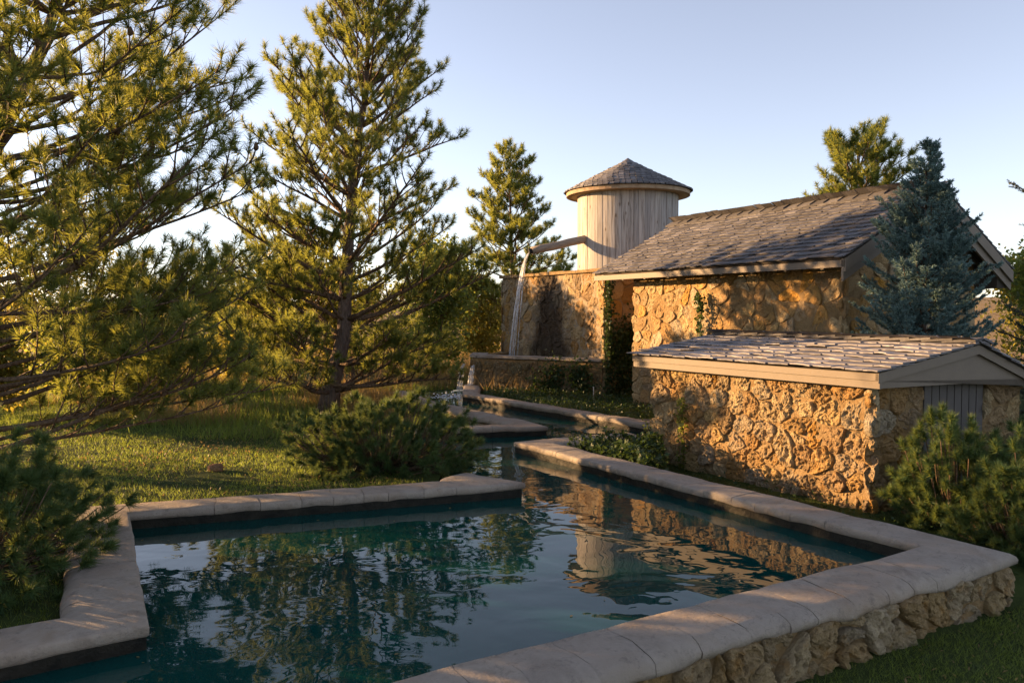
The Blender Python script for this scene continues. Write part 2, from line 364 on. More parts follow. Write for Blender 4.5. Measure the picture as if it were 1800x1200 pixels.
def stones(parent, O, d, nrm, poly, size, mat, r, joint=.012, depth=.045, rough=.02, seg=18, asp=1.25, name='stone', skip=None, pit=False):
    O, d, nrm = V3(O), V3(d).normalized(), V3(nrm).normalized(); res = []
    for c in cells(poly, size, r, asp):
        ar = sum(c[i - 1][0] * c[i][1] - c[i][0] * c[i - 1][1] for i in range(len(c))) / 2
        if abs(ar) < (size * .33) ** 2: continue
        gx_ = sum(p[0] for p in c) / len(c); gz_ = sum(p[1] for p in c) / len(c)
        if skip and skip(gx_, gz_): continue
        for _ in range(2): c = [q for i in range(len(c)) for q in (((c[i - 1][0] * .78 + c[i][0] * .22), (c[i - 1][1] * .78 + c[i][1] * .22)), ((c[i - 1][0] * .22 + c[i][0] * .78), (c[i - 1][1] * .22 + c[i][1] * .78)))]
        per = [0]
        for i in range(len(c)): per.append(per[-1] + math.dist(c[i], c[(i + 1) % len(c)]))
        pts = []
        for k in range(seg):
            t = per[-1] * k / seg; i = max(j for j in range(len(c)) if per[j] <= t); u = (t - per[i]) / max(per[i + 1] - per[i], 1e-6)
            q = c[(i + 1) % len(c)]; pts.append((c[i][0] + (q[0] - c[i][0]) * u, c[i][1] + (q[1] - c[i][1]) * u))
        hh = depth * r.uniform(.35, 1.3); ro = r.uniform(0, 50); rad = math.sqrt(abs(ar)) / 2
        tl, tz = r.uniform(-.17, .17), r.uniform(-.14, .14)
        vs, fs = [], []
        levels = [(-1, -.03), (-1, hh * .6), (-.04, hh * .9), (-.12, hh)] + [(-q, hh) for q in (np.linspace(.25, .9, max(3, seg // 5)))]
        for li, (ins, off) in enumerate(levels):
            for (px_, pz_) in pts:
                ux, uz = px_ - gx_, pz_ - gz_; ln = math.hypot(ux, uz) or 1e-6
                k = (1 - joint / ln) if ins == -1 else (1 - joint / ln) * (1 + ins)
                x, z = gx_ + ux * k, gz_ + uz * k
                wv = noise.noise_vector(V3((x * 5.5, z * 5.5, 3.1))); ww = noise.noise_vector(V3((x * 17, z * 17, 7.7)))
                x += wv.x * .12 * size + ww.x * .06 * size; z += wv.y * .12 * size + ww.y * .06 * size
                if li > 0:
                    p3 = V3((x + ro, z, ro))
                    dd = noise.noise(p3 * 5) * .7 + noise.noise(p3 * 13) * .5 + noise.noise(p3 * 29) * .35
                    if pit: dd += -2.6 * max(0, noise.noise(p3 * 15 + V3((5, 5, 5))) - .14) - 2.0 * max(0, noise.noise(p3 * 34) - .12) + .4 * abs(noise.noise(p3 * 9)) + .45 * noise.noise(p3 * 52) 
                    dd = dd * rough + (tl * (x - gx_) + tz * (z - gz_))
                    if li == 1: dd = dd * .6 - .004
                else: dd = 0
                vs.append(O + d * x + V3((0, 0, 1)) * z + nrm * (off + dd))
            if li:
                for k in range(seg):
                    k2 = (k + 1) % seg; fs.append(((li - 1) * seg + k, (li - 1) * seg + k2, li * seg + k2, li * seg + k))
        vs.append(O + d * gx_ + V3((0, 0, gz_)) + nrm * (hh + noise.noise(V3((gx_ * 9, gz_ * 9, ro))) * rough)); m_ = len(vs) - 1
        b0 = (len(levels) - 1) * seg
        fs += [(b0 + k, b0 + (k + 1) % seg, m_) for k in range(seg)]
        mbs = MB(); mbs.add(vs, fs); me_ = mbs.mesh(name, not pit)
        fn = me_.polygons[2 * seg + 1].normal
        if sum(p.normal.dot(nrm) for p in me_.polygons) < 0: me_.flip_normals()
        res.append(link(name, me_, mat, parent))
    return res

# ---------------------------------------------------------------- pool walls
PROFILE = [(.014, -.068), (.0, -.055), (.0, -.022), (.004, -.009), (.016, -.002), (.06, .001), (.20, .002), (.315, -.002), (.362, -.016), (.390, -.036), (.401, -.060), (.398, -.082), (.37, -.098), (.04, -.098)]
def pool_wall(poly, label, r, w_=WW, seg=(.20, .34), bottom=-.9, face=True):
    t = empty('pool_wall', (poly[0].x, poly[0].y, 0), label, 'pool wall')
    cum = [0]
    for i in range(len(poly) - 1): cum.append(cum[-1] + (poly[i + 1] - poly[i]).length)
    off = offset(poly, w_)
    def st(s):
        i = max(j for j in range(len(poly) - 1) if cum[j] <= s + 1e-9); u = (s - cum[i]) / (cum[i + 1] - cum[i])
        a = poly[i].lerp(poly[i + 1], u); dd = (poly[i + 1] - poly[i]).normalized(); nn = V3((dd.y, -dd.x, 0))
        for j in range(1, len(poly) - 1):               # mitre rings at corners
            if abs(s - cum[j]) < 1e-6: return poly[j], (off[j] - poly[j]) / w_
        # keep stations near a sharp corner from folding through the mitre
        return a, nn
    edges = [0.0]
    while edges[-1] < cum[-1] - .30: edges.append(edges[-1] + r.uniform(*seg))
    edges[-1] = cum[-1]
    corner = cum[1:-1]
    edges = [e for e in edges if all(abs(e - c_) > .42 for c_ in corner) or e in (0.0, cum[-1])]
    for a, b in zip(edges[:-1], edges[1:]):
        ss = list(np.linspace(a + .0022, b - .0022, max(3, int((b - a) / .07)))); cs = [c_ for c_ in corner if a < c_ < b]
        ss = sorted([s for s in ss if all(abs(s - c_) > .41 for c_ in cs)] + cs + [c_ + q for c_ in cs for q in (-.4, .4) if a < c_ + q < b and all(abs(c_ + q - o_) > .39 for o_ in cs)])
        rings = []; hz = r.uniform(-.002, .002); wj = r.uniform(-.005, .005)
        for k, s in enumerate(ss):
            p, nn = st(s); ring = []
            e = min(s - a, b - s); dip = -.003 * max(0, 1 - e / .012)
            for (q, z) in PROFILE:
                if q > .38 and z < -.05: z += fbm((s * 1.0, poly[0].x, 4.4), 4.5, 3) * .035
                qq = q / .40 * w_ + (wj if q > .3 else 0)
                x = p + nn * qq; nz = fbm((x.x, x.y, z * 2), 2.2, 3) * .012 + fbm((x.x, x.y, z), 9, 2) * .004
                je = (a if k < 2 else b) if (k < 2 or k > len(ss) - 3) else None; tang = V3((-nn.y, nn.x, 0)).normalized(); wj2 = 0 if je is None or je in (0.0, cum[-1]) or cs and len(ss) < 6 else fbm((je * 5.3, q * 5, 1.7), 1.6, 3) * (.030 if k in (0, len(ss) - 1) else .015)
                ring.append(V3((x.x, x.y, ZT + z + hz + nz + dip)) + nn * (fbm((x.x + 9, x.y, z), 4, 2) * .01) + tang * wj2)
            rings.append(ring)
        mb = MB(); mb.rings(rings, True, False)
        for rg_, rv in ((rings[0], True), (rings[-1], False)): mb.add(rg_[::-1] if rv else rg_, [tuple(range(len(rg_)))])
        o = mb.build('coping_stone', M['coping'], t, True)
        for pl in o.data.polygons[-2:]: pl.use_smooth = False
    def sweep(qs):
        rr = []
        for j in range(len(poly)):
            base = poly[j]; o_ = (off[j] - poly[j]) / w_
            rr.append([V3((base.x, base.y, 0)) + o_ * q + V3((0, 0, z)) for q, z in qs])
        return rr
    mb = MB(); mb.rings(sweep([(.035, bottom), (.035, ZT - .09), (w_ - .04, ZT - .09), (w_ - .04, bottom)])); mb.build('mortar_core', M['mortar'], t)
    mb = MB(); mb.rings(sweep([(.012, bottom), (.012, ZT - .058), (.030, ZT - .058), (.030, bottom)])); mb.build('wet_lining', M['wet'], t)
    return t
wr = random.Random(3)
w1 = pool_wall([A0, F1, R1, R2], 'long pale capped stone pool wall running across the foreground and along the shed', wr)
w2 = pool_wall([C1s, C1, C0, Cend], 'low channel wall beside the tall stone basin and the green bed at its foot', wr, .34)
w3 = pool_wall([D0, D1, MID, MIDL], 'low channel wall with a sharp corner pointing at the green bed', wr, .34)
w4 = pool_wall([BK, B1, B0, L0, L2], 'pale capped pool wall edging the lawn and stepping round the dark pine shrub', wr)
nf = V3((vv.y, -vv.x, 0))
st_ = F0 - vv * .6; ln = (F1 - st_).length + .40
stones(w1, st_ + nf * (WW - .045), vv, nf, [(0, -.06), (ln, -.06), (ln, .283), (0, .283)], .205, M['base'], random.Random(5), .008, .05, .026, 36, 1.3, pit=True)
rd = (R1 - F1).normalized(); nr = V3((rd.y, -rd.x, 0))
stones(w1, F1 + nr * (WW - .045) - rd * .4, rd, nr, [(0, -.03), (4.4, -.03), (4.4, .25), (0, .25)], .2, M['base'], random.Random(6), .008, .04, .02, 16)
dm = (MID - D1).normalized(); nm = V3((dm.y, -dm.x, 0))
stones(w3, D1 + nm * (.34 - .04), dm, nm, [(0, .05), (3.3, .05), (3.3, .26), (0, .26)], .17, M['stone'], random.Random(8), .01, .04, .02, 12)

# ---------------------------------------------------------------- roofs
def shingle_mesh(wd, ln, th, r):
    mb = MB(); j = lambda s=.006: r.uniform(-s, s); th1 = th * r.uniform(.8, 1.2)
    xs = [-wd / 2, -wd / 6, wd / 6, wd / 2]; c = r.uniform(-.006, .006)
    top = []; bot = []
    e = [j(.008) for _ in xs]
    for x, ee in zip(xs, e):
        cu = c * (1 - (x / wd * 2) ** 2)
        top.append((x, ee, th1 + cu)); bot.append((x, ee, cu))
    top2 = [(x, ln, .006) for x in xs]; bot2 = [(x, ln, 0) for x in xs]
    n = 4; mb.add(top + bot + top2 + bot2, [(0 + i, 1 + i, 9 + i, 8 + i) for i in range(3)] + [(4 + i, 5 + i, 1 + i, 0 + i) for i in range(3)] + [(12 + i, 13 + i, 5 + i, 4 + i) for i in range(3)] + [(0, 8, 12, 4), (3, 7, 15, 11)])
    return mb.mesh('shingle')
def roof_slope(parent, O, dx, dy, L, H, expo, wd, th, r, limit=0, mats=None, lift=.004, wild=.35):
    """rows of shingles on the plane O + dx*s + dy*t"""
    dx, dy = V3(dx).normalized(), V3(dy).normalized(); dz = dx.cross(dy)
    if dz.z < 0: dz = -dz
    prot = []
    for k in range(8):
        me_ = shingle_mesh(wd, expo * 2.0, th, r); me_.materials.append(M['shingle']); prot.append(me_)
    items = []; rows = int(math.ceil(H / expo))
    for j in range(rows):
        s = -.3 * wd * r.random()
        while s < L:
            q = r.uniform(.62, 1.3) * wd
            a, b = max(s, 0), min(s + q, L)
            if b - a > .03:
                items.append(((a + b) / 2, j * expo + r.uniform(-.012, .012), (b - a - .006) / wd, r))
            s += q
    objs = []
    for k, (s, t, sc, _) in enumerate(items):
        o_ = O + dx * s + dy * t + dz * (lift + r.uniform(0, .004))
        tilt = r.uniform(.0, .03) * (wild / .35); rl = r.uniform(-.02, .02) * (wild / .35)
        if r.random() < .06: tilt += .05 * wild / .35; rl *= 2.2
        x_ = (dx + dy * r.uniform(-.02, .02) + dz * rl).normalized(); y_ = (dy - dz * (th / expo * .85 + tilt)).normalized()
        z_ = x_.cross(y_).normalized()
        if z_.dot(dz) < 0: z_ = -z_
        lo = o_ + dz * (th * .9 + tilt * expo * 1.0)
        mtx = Matrix(((x_.x * sc, y_.x, z_.x, lo.x), (x_.y * sc, y_.y, z_.y, lo.y), (x_.z * sc, y_.z, z_.z, lo.z), (0, 0, 0, 1)))
        objs.append((s, t, mtx, r.choice(prot)))
    return objs
def place_shingles(parent, objs, limit, key, mat=None):
    for me_ in {q[3] for q in objs}:
        if mat: me_.materials.clear(); me_.materials.append(M[mat])
    objs = sorted(objs, key=lambda q: (q[2].translation - V3((0, 0, EYE))).length if key is None else key(q))
    for q in objs[:limit]:
        o = bpy.data.objects.new('shingle', q[3]); COL.objects.link(o); o.parent = parent
        o.matrix_parent_inverse = Matrix.Translation(-parent.location) if parent.type == 'EMPTY' else Matrix(); o.matrix_basis = q[2]
    rest = objs[limit:]
    if rest:
        mb = MB()
        for q in rest: mb.add([q[2] @ v.co for v in q[3].vertices], [tuple(p.vertices) for p in q[3].polygons])
        tag(mb.build('far_shingles', M['shingle_i'], parent), kind='stuff')
def m_shingle_i():
    n = N('weathered_shingle_joined'); r = n.island()
    c = n.ramp(r, [(0, (.075, .070, .072)), (.5, (.115, .108, .111)), (.85, (.155, .146, .150)), (1, (.20, .188, .19))])
    return n.done(n.pbr(c, .7, n.bump(n.noise(40, 5, .7), .5, .01), .35))
M['shingle_i'] = m_shingle_i()
def ridge_caps(parent, a, b, dl, dr, n, r, half=.13, th=.022):
    d = (b - a); L = d.length; d.normalize(); up = V3((0, 0, 1))
    for k in range(n):
        s0 = a + d * (L * k / n - .01); ln_ = L / n * 1.45
        tl = r.uniform(.055, .09)
        for q in (dl, dr):
            q = V3(q).normalized(); nn = d.cross(q); nn = nn if nn.z > 0 else -nn
            dd = (d - up * tl).normalized()
            j = r.uniform(-.01, .01)
            mb = MB(); mb.box(s0 + nn * (.012 + tl * ln_) + (q * .0), dd * (ln_ + j), q * (half + r.uniform(-.012, .012)), nn * th)
            mb.build('ridge_cap', M['shingle'], parent)

# ---------------------------------------------------------------- pump house
hu = V3((-.485, .8745, 0)); hv = V3((.8745, .485, 0)); HN = V3((4.2, 10.11, 0)); HL, HW = 4.39, 2.9
H = lambda a, b, z: HN + hu * a + hv * b + V3((0, 0, z))
ZE, ZR = 2.54, 3.52                                       # eave edge (at b=-.42) and ridge
house = empty('pump_house', H(HL / 2, HW / 2, .1), 'stone pump house with steep grey shingle roof and overhanging eaves', 'house')
roof_z = lambda b: ZE + (ZR - ZE) * (b + .42) / (HW / 2 + .42) if b <= HW / 2 else ZR - (ZR - 2.47) * (b - HW / 2) / (HW / 2 + .22)
mb = MB(); g = [(0, 0), (0, roof_z(0) - .1), (HW / 2, ZR - .12), (HW, roof_z(HW) - .1), (HW, 0)]
mb.prism([H(.05, .05 + b * (HW - .1) / HW, z) for b, z in g], hu * (HL - .1)); mb.build('wall', M['mortar'], house)
wallz = roof_z(0) - .12
stones(house, H(0, .05, 0), hu, -hv, [(-.02, .05), (HL, .05), (HL, wallz), (-.02, wallz)], .21, M['stone'], random.Random(11), .006, .016, .013, 26, 1.2, pit=True)
stones(house, H(.05, 0, 0), hv, -hu, [(0, .05), (HW, .05), (HW, wallz), (HW / 2, ZR - .2), (0, wallz)], .25, M['stone'], random.Random(12), .006, .016, .013, 22, 1.2, pit=True)
ra0, ra1 = -.36, HL + .52; OV2, ZE2 = .22, 2.47
for side in (0, 1):
    eb, ze = (-.42, ZE) if side == 0 else (HW + OV2, ZE2)
    dy = (H(0, HW / 2, ZR) - H(0, eb, ze)); Hs = dy.length; dyn = dy.normalized()
    mb = MB(); nn = hu.cross(dyn); nn = nn if nn.z > 0 else -nn
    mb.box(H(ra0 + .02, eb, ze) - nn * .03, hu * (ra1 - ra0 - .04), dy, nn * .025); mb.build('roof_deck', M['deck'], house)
    ob = roof_slope(house, H(ra0, eb, ze) - dyn * .03, hu, dyn, ra1 - ra0, Hs, .13, .18, .014, random.Random(20 + side), wild=.3)
    if side == 0: place_shingles(house, ob, 300, None)
    else: place_shingles(house, ob, 0, None)
    # rake boards at the near gable, fascia at the eave, rafter tails
    for e, (dpt, th_) in enumerate(((.155, .03), (.27, .03))):
        mb = MB(); a_ = ra0 + (.0 if e == 0 else .032)
        p0, p1 = H(a_, eb, ze - .02), H(a_, HW / 2, ZR - .02)
        mb.prism([p0, p1, p1 - V3((0, 0, dpt)), p0 - V3((0, 0, dpt))], hu * th_); mb.build('rake_board', M['trim'], house)
    mb = MB(); mb.box(H(ra0 + .01, eb, ze - .035 - .085), hu * (ra1 - ra0 - .02), hv * (.025 if side == 0 else -.025), (0, 0, .085)); mb.build('fascia_board', M['trim'], house)
    for k in range(9):
        a_ = ra0 + .35 + k * (ra1 - ra0 - .6) / 8
        mb = MB(); p0, p1 = H(a_, eb + (.03 if side == 0 else -.03), ze - .05), H(a_, .3 if side == 0 else HW - .3, roof_z(.3) - .05)
        mb.prism([p0, p1, p1 - V3((0, 0, .11)), p0 - V3((0, 0, .085))], hu * .045); mb.build('rafter', M['trim'], house)
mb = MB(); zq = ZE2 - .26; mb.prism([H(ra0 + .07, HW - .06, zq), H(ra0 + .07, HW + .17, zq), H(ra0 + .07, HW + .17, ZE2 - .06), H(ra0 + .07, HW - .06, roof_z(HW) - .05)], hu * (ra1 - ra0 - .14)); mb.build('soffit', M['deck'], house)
ridge_caps(house, H(ra0, HW / 2, ZR + .005), H(ra1 + .0, HW / 2, ZR + .005), H(0, 0, ZE) - H(0, HW / 2 + .42, ZR), H(0, HW + OV2, ZE2) - H(0, HW / 2, ZR), 21, random.Random(31), .17, .028)

# ---------------------------------------------------------------- low shed
su = V3((-.520, .854, 0)); sv_ = V3((.90, .436, 0)); SN = V3((3.2, 7.04, 0)); SL, SW = 3.0, 2.2
SH = lambda a, b, z: SN + su * a + sv_ * b + V3((0, 0, z))
sperp = V3((su.y, -su.x, 0))
shed = empty('low_shed', SH(SL / 2, SW / 2, .08), 'low rough stone shed with thick brown fascia and a loose flat shingle roof', 'shed')
AB = 1.25; EZ, RZ, EZ2 = 1.36, 1.585, 1.16
srz = lambda b: EZ + (RZ - EZ) * (b + .1) / (AB + .1) if b < AB else RZ - (RZ - EZ2) * (b - AB) / (SW + .2 - AB)
mb = MB(); mb.prism([SH(.06, .06, 0), SH(.06, .06, 1.22), SH(.06, SW, 1.10), SH(.06, SW, 0)], su * (SL - .12)); mb.build('wall', M['mortar'], shed)
stones(shed, SH(0, .055, 0), su, -sperp, [(-.01, .0), (SL, .0), (SL, 1.215), (-.01, 1.215)], .20, M['pit'], random.Random(41), .006, .022, .025, 40, 1.15, pit=True)
D0s, D1s = .74, 1.60
stones(shed, SH(.055, 0, 0), sv_, -V3((sv_.y * -1, sv_.x, 0)) , [(0, 0), (D0s, 0), (D0s, 1.215), (0, 1.215)], .22, M['pit'], random.Random(42), .006, .020, .025, 32, 1.1, pit=True)
stones(shed, SH(.055, 0, 0), sv_, -V3((sv_.y * -1, sv_.x, 0)), [(D1s, 0), (SW, 0), (SW, 1.14), (D1s, 1.215)], .22, M['pit'], random.Random(43), .006, .020, .025, 26, 1.1, pit=True)
a0, a1 = -.13, SL + .16
for (eb, ez, dirn) in ((-.10, EZ, 1), (SW + .2, EZ2, -1)):
    dy = SH(0, AB, RZ) - SH(0, eb, ez); dyn = dy.normalized(); nn = su.cross(dyn); nn = nn if nn.z > 0 else -nn
    mb = MB(); mb.box(SH(a0 + .03, eb, ez) - nn * .035, su * (a1 - a0 - .06), dy, nn * .025); mb.build('roof_deck', M['deck'], shed)
    ob = roof_slope(shed, SH(a0 - .03, eb, ez) - dyn * .045, su, dyn, a1 - a0 + .08, dy.length + .03, .165, .21, .013, random.Random(50 + dirn), wild=.4)
    place_shingles(shed, ob, 300, None, 'shingle_g')
    # stacked fascia boards and rake boards
    if dirn == 1:
        for q, (z0, z1, o_) in enumerate(((EZ - .075, EZ - .012, .0), (EZ - .145, EZ - .077, .018))):
            mb = MB(); mb.box(SH(a0 + .003, eb + o_, z0), su * (a1 - a0 - .006), sperp * .03, (0, 0, z1 - z0)); mb.build('fascia_board', M['trim'], shed)
    mb = MB(); p0, p1 = SH(a0, eb, ez - .01), SH(a0, AB, RZ - .012)
    mb.prism([p0, p1, p1 - V3((0, 0, .085)), p0 - V3((0, 0, .085))], su * .03); mb.build('rake_board', M['trim'], shed)
mb = MB(); mb.prism([SH(a0 + .033, -.08, EZ - .145), SH(a0 + .033, -.08, EZ - .08), SH(a0 + .033, AB, RZ - .08), SH(a0 + .033, SW + .12, EZ2 - .02), SH(a0 + .033, SW + .12, EZ - .145)], su * .03); mb.build('gable_board', M['trim'], shed)
mb = MB(); mb.box(SH(.10, D0s - .02, .05), sv_ * (D1s - D0s + .04), su * .05, (0, 0, 1.2)); mb.build('door_backing', M['dark'], shed)
door = MB(); door.box(SH(.075, D0s, .08), sv_ * (D1s - D0s), su * .02, (0, 0, .06)); door = door.build('door', M['door'], shed)
for k in range(8):
    wd_ = (D1s - D0s) / 8; mb = MB(); mb.box(SH(.045, D0s + wd_ * k + .006, .07), sv_ * (wd_ - .012), su * .026, (0, 0, 1.16)); mb.build('plank', M['door'], door)
ridge_caps(shed, SH(a0 - .03, AB, RZ + .012), SH(a1 - .1, AB, RZ + .012), SH(0, -.1, EZ) - SH(0, AB, RZ), SH(0, SW + .2, EZ2) - SH(0, AB, RZ), 15, random.Random(55), .13, .022)

# ---------------------------------------------------------------- tank block, basin, tower
QN = V3((1.73, 15.0, 0)); QL, QW = 4.14, 3.6
Q = lambda a, b, z: QN + hu * a + hv * b + V3((0, 0, z))
tank = empty('stone_tank_base', Q(QL / 2, QW / 2, .1), 'tall square stone block carrying the wooden tower, wet stain down its face', 'stone block')
QZ = 2.66
def m_stain():
    n = N('water_stained_stone'); r = n.rand()
    base = n.ramp(r, [(i / (len(OCHRE) - 1), t) for i, t in enumerate(OCHRE)])
    c = n.mix(n.ramp(n.noise(9, 4, .6, dist=.6), [(.50, 0), (.68, .7)]), base, (.26, .15, .055))
    c = n.mix(n.ramp(n.noise(14, 6, .7), [(.56, 0), (.72, .55)]), c, (.15, .13, .10))
    sep = n.n('ShaderNodeSeparateXYZ', {0: n.co})
    # a stain with a shape of its own: where the spray runs down the face
    al = n.math('ADD', n.math('MULTIPLY', sep.outputs[0], .485), n.math('MULTIPLY', sep.outputs[1], -.8745))
    cc = QN.x * .485 - QN.y * .8745 - 2.02
    wob = n.math('MULTIPLY', n.math('SUBTRACT', n.noise(2.2, 4, .6), .5), 1.2)
    dd = n.math('ABSOLUTE', n.math('ADD', n.math('SUBTRACT', al, cc), wob))
    wide = n.math('SUBTRACT', 1.55, n.math('MULTIPLY', sep.outputs[2], .42))
    f = n.ramp(n.math('DIVIDE', dd, wide), [(.40, .9), (1.0, 0)])
    c = n.mix(f, c, (.030, .018, .010))
    d1 = n.noise(11, 8, .72, dist=1.2); b = n.bump(d1, .9, .05); b = n.bump(n.noise(60, 5, .75), .5, .01, b)
    return n.done(n.pbr(c, .8, b, .25))
M['stain'] = m_stain()
mb = MB(); mb.prism([Q(.05, .05, 0), Q(.05, .05, QZ - .02), Q(.05, QW, QZ - .02), Q(.05, QW, 0)], hu * (QL - .1)); mb.build('wall', M['stain'], tank)
stones(tank, Q(0, .05, 0), hu, -hv, [(0, .3), (QL, .3), (QL, QZ), (0, QZ)], .26, M['stain'], random.Random(61), .005, .018, .018, 24, 1.1, pit=True)
stones(tank, Q(.05, 0, 0), hv, -hu, [(0, .05), (2.2, .05), (2.2, QZ), (0, QZ)], .26, M['stone'], random.Random(62), .003, .022, .018, 16, 1.2)
stones(tank, Q(QL - .05, 0, 0), hv, hu, [(0, .3), (QW, .3), (QW, QZ), (0, QZ)], .34, M['stone'], random.Random(63), .003, .022, .018, 12, 1.2)
mb = MB()
for k in range(9): mb.box(Q(QL * k / 9 + .004, -.03, QZ - .03), hu * (QL / 9 - .008), hv * (QW + .03), (0, 0, .05 + .02 * wr.random()))
mb.build('top_slab', M['mortar'], tank)

BZ = .93
bas_pts = [Q(.02, -.03, 0), P2(-.38, 16.12), P2(-.70, 16.30), P2(-.84, 16.58), P2(-.80, 17.3), Q(QL - .02, -.02, 0)]
basin = empty('stone_basin', (0, 16.6, .1), 'waist high rounded stone basin under the wooden spout', 'basin')
inn = offset(bas_pts, .30)
mb = MB()
rings = [[V3((o.x, o.y, .05)), V3((o.x, o.y, BZ - .03)), V3((o.x, o.y, BZ)) + (i_ - o) * .12, V3((i_.x, i_.y, BZ)), V3((i_.x, i_.y, .05))] for o, i_ in zip(bas_pts, inn)]
# check side: inner must lie towards the block
if (inn[2] - Q(QL / 2, .5, 0)).length > (bas_pts[2] - Q(QL / 2, .5, 0)).length:
    inn = offset(bas_pts, -.30); rings = [[V3((o.x, o.y, .05)), V3((o.x, o.y, BZ - .03)), V3((o.x, o.y, BZ)) + (i_ - o) * .12, V3((i_.x, i_.y, BZ)), V3((i_.x, i_.y, .05))] for o, i_ in zip(bas_pts, inn)]
mb.rings(rings); mb.build('basin_core', M['mortar'], basin)
for k in range(4):
    a_, b_ = bas_pts[k], bas_pts[k + 1]; d_ = (b_ - a_); L_ = d_.length; d_.normalize(); nn = V3((d_.y, -d_.x, 0))
    if nn.dot(a_ - inn[k]) < 0: nn = -nn
    stones(basin, V3((a_.x, a_.y, 0)) + nn * .004, d_, nn, [(0, .1), (L_, .1), (L_, BZ - .06), (0, BZ - .06)], .23 if L_ > 1 else .2, M['damp'], random.Random(70 + k), .006, .028, .018, 26, 1.2, pit=True)
    m_ = max(1, int(L_ / .45))
    for j in range(m_):
        p0, p1 = a_.lerp(b_, j / m_), a_.lerp(b_, (j + 1) / m_); q0, q1 = inn[k].lerp(inn[k + 1], j / m_), inn[k].lerp(inn[k + 1], (j + 1) / m_)
        cc = (p0 + p1 + q0 + q1) / 4
        pts = [cc + (x - cc) * 1.06 if i < 2 else cc + (x - cc) * .985 for i, x in enumerate((p0, p1, q1, q0))]
        pts = [cc.lerp(x, .985) for x in (p0 + nn * .045, p1 + nn * .045, q1, q0)]
        mb = MB(); mb.prism([V3((x.x, x.y, BZ + wr.uniform(-.004, .004))) for x in pts], (0, 0, .05)); o_ = mb.build('coping_stone', M['coping'], basin)
mb = MB(); wp = [p for p in offset(inn, .0)]
mb.add([(p.x, p.y, BZ - .07) for p in inn], [tuple(range(len(inn)))]); bw = mb.build('basin_water', M['water'], basin)
if bw.data.polygons[0].normal.z < 0: bw.data.flip_normals()

TC = Q(1.95, 2.02, 0); TR = 1.10; TZ0, TZ1, TER = QZ + .015, 4.42, 1.35
tower = empty('wooden_water_tower', (TC.x, TC.y, TZ0), 'round grey cedar plank tower with conical shingle roof', 'water tower')
npl = 52
mb = MB(); mb.rings([[TC + V3((math.cos(k * math.pi / 16) * (TR - .03), math.sin(k * math.pi / 16) * (TR - .03), z)) for k in range(32)] for z in (TZ0, TZ1 + .02)]); mb.build('tank_shell', M['dark'], tower)
ang = 0; tr_ = random.Random(81); ws = [tr_.uniform(.7, 1.3) for _ in range(npl)]; tot = sum(ws)
for k in range(npl):
    a_ = ang; b_ = ang + ws[k] / tot * 2 * math.pi; ang = b_; g_ = .0028; o_ = tr_.uniform(-.006, .006)
    mb = MB(); sec = []
    for q in (a_ + g_, (a_ + b_) / 2, b_ - g_): sec.append((math.cos(q), math.sin(q)))
    pr = [(x * (TR - .025), y * (TR - .025)) for x, y in sec] + [(x * (TR + o_), y * (TR + o_)) for x, y in sec[::-1]]
    mb.prism([TC + V3((x, y, TZ0)) for x, y in pr], (0, 0, TZ1 - TZ0)); mb.build('plank', M['plank'], tower)
def ring_band(name, r0, r1, z0, z1, mat):
    mb = MB(); n = 64; rr = [[TC + V3((math.cos(k * 2 * math.pi / n) * r_, math.sin(k * 2 * math.pi / n) * r_, z)) for k in range(n)] for r_, z in ((r0, z0), (r1, z0), (r1, z1), (r0, z1), (r0, z0))]
    mb.rings(rr, True, False); return mb.build(name, mat, tower, True)
ring_band('soffit', TR - .02, TER - .03, TZ1 - .03, TZ1 - .005, M['cedar'])
fs_ = ring_band('fascia_ring', TER - .03, TER, TZ1 - .03, TZ1 + .052, M['cedar']); fs_.data.shade_flat()
AP = 5.20
mb = MB(); rt = random.Random(83); rows = 13; e0 = TER + .04
mb.rings([[TC + V3((math.cos(k * math.pi / 24) * r_, math.sin(k * math.pi / 24) * r_, z)) for k in range(48)] for r_, z in ((e0, TZ1 + .056), (.01, AP))]); mb.build('roof_cone', M['deck'], tower)
mb = MB()
for j in range(rows):
    t0 = j / rows; r0 = e0 * (1 - t0) + .01; z0 = TZ1 + .06 + (AP - TZ1 - .06) * t0; r1 = e0 * (1 - min(1, t0 + 1.7 / rows)); z1 = TZ1 + .06 + (AP - TZ1 - .06) * min(1, t0 + 1.7 / rows)
    n = max(8, int(2 * math.pi * r0 / .12)); a_ = rt.random()
    for k in range(n):
        wd_ = 2 * math.pi / n; q0, q1 = a_ + k * wd_ + .006, a_ + (k + 1) * wd_ - .006; hz = rt.uniform(.018, .034); jr = rt.uniform(-.012, .012)
        P_ = lambda q, r_, z: TC + V3((math.cos(q) * r_, math.sin(q) * r_, z))
        mb.add([P_(q0, r0 + jr, z0), P_(q1, r0 + jr, z0), P_(q1, r0 + jr, z0 + hz), P_(q0, r0 + jr, z0 + hz), P_(q0, r1, z1 + .004), P_(q1, r1, z1 + .004)],
               [(0, 1, 2, 3), (3, 2, 5, 4), (0, 3, 4), (1, 5, 2)])
tag(mb.build('cone_shingles', M['shingle_i'], tower, fix=False), kind='stuff')
mb = MB(); mb.rings([[TC + V3((math.cos(k * math.pi / 8) * r_, math.sin(k * math.pi / 8) * r_, z)) for k in range(16)] for r_, z in ((.17, AP - .075), (.16, AP - .06), (.006, AP + .045))]); mb.build('roof_cap', M['shingle'], tower)
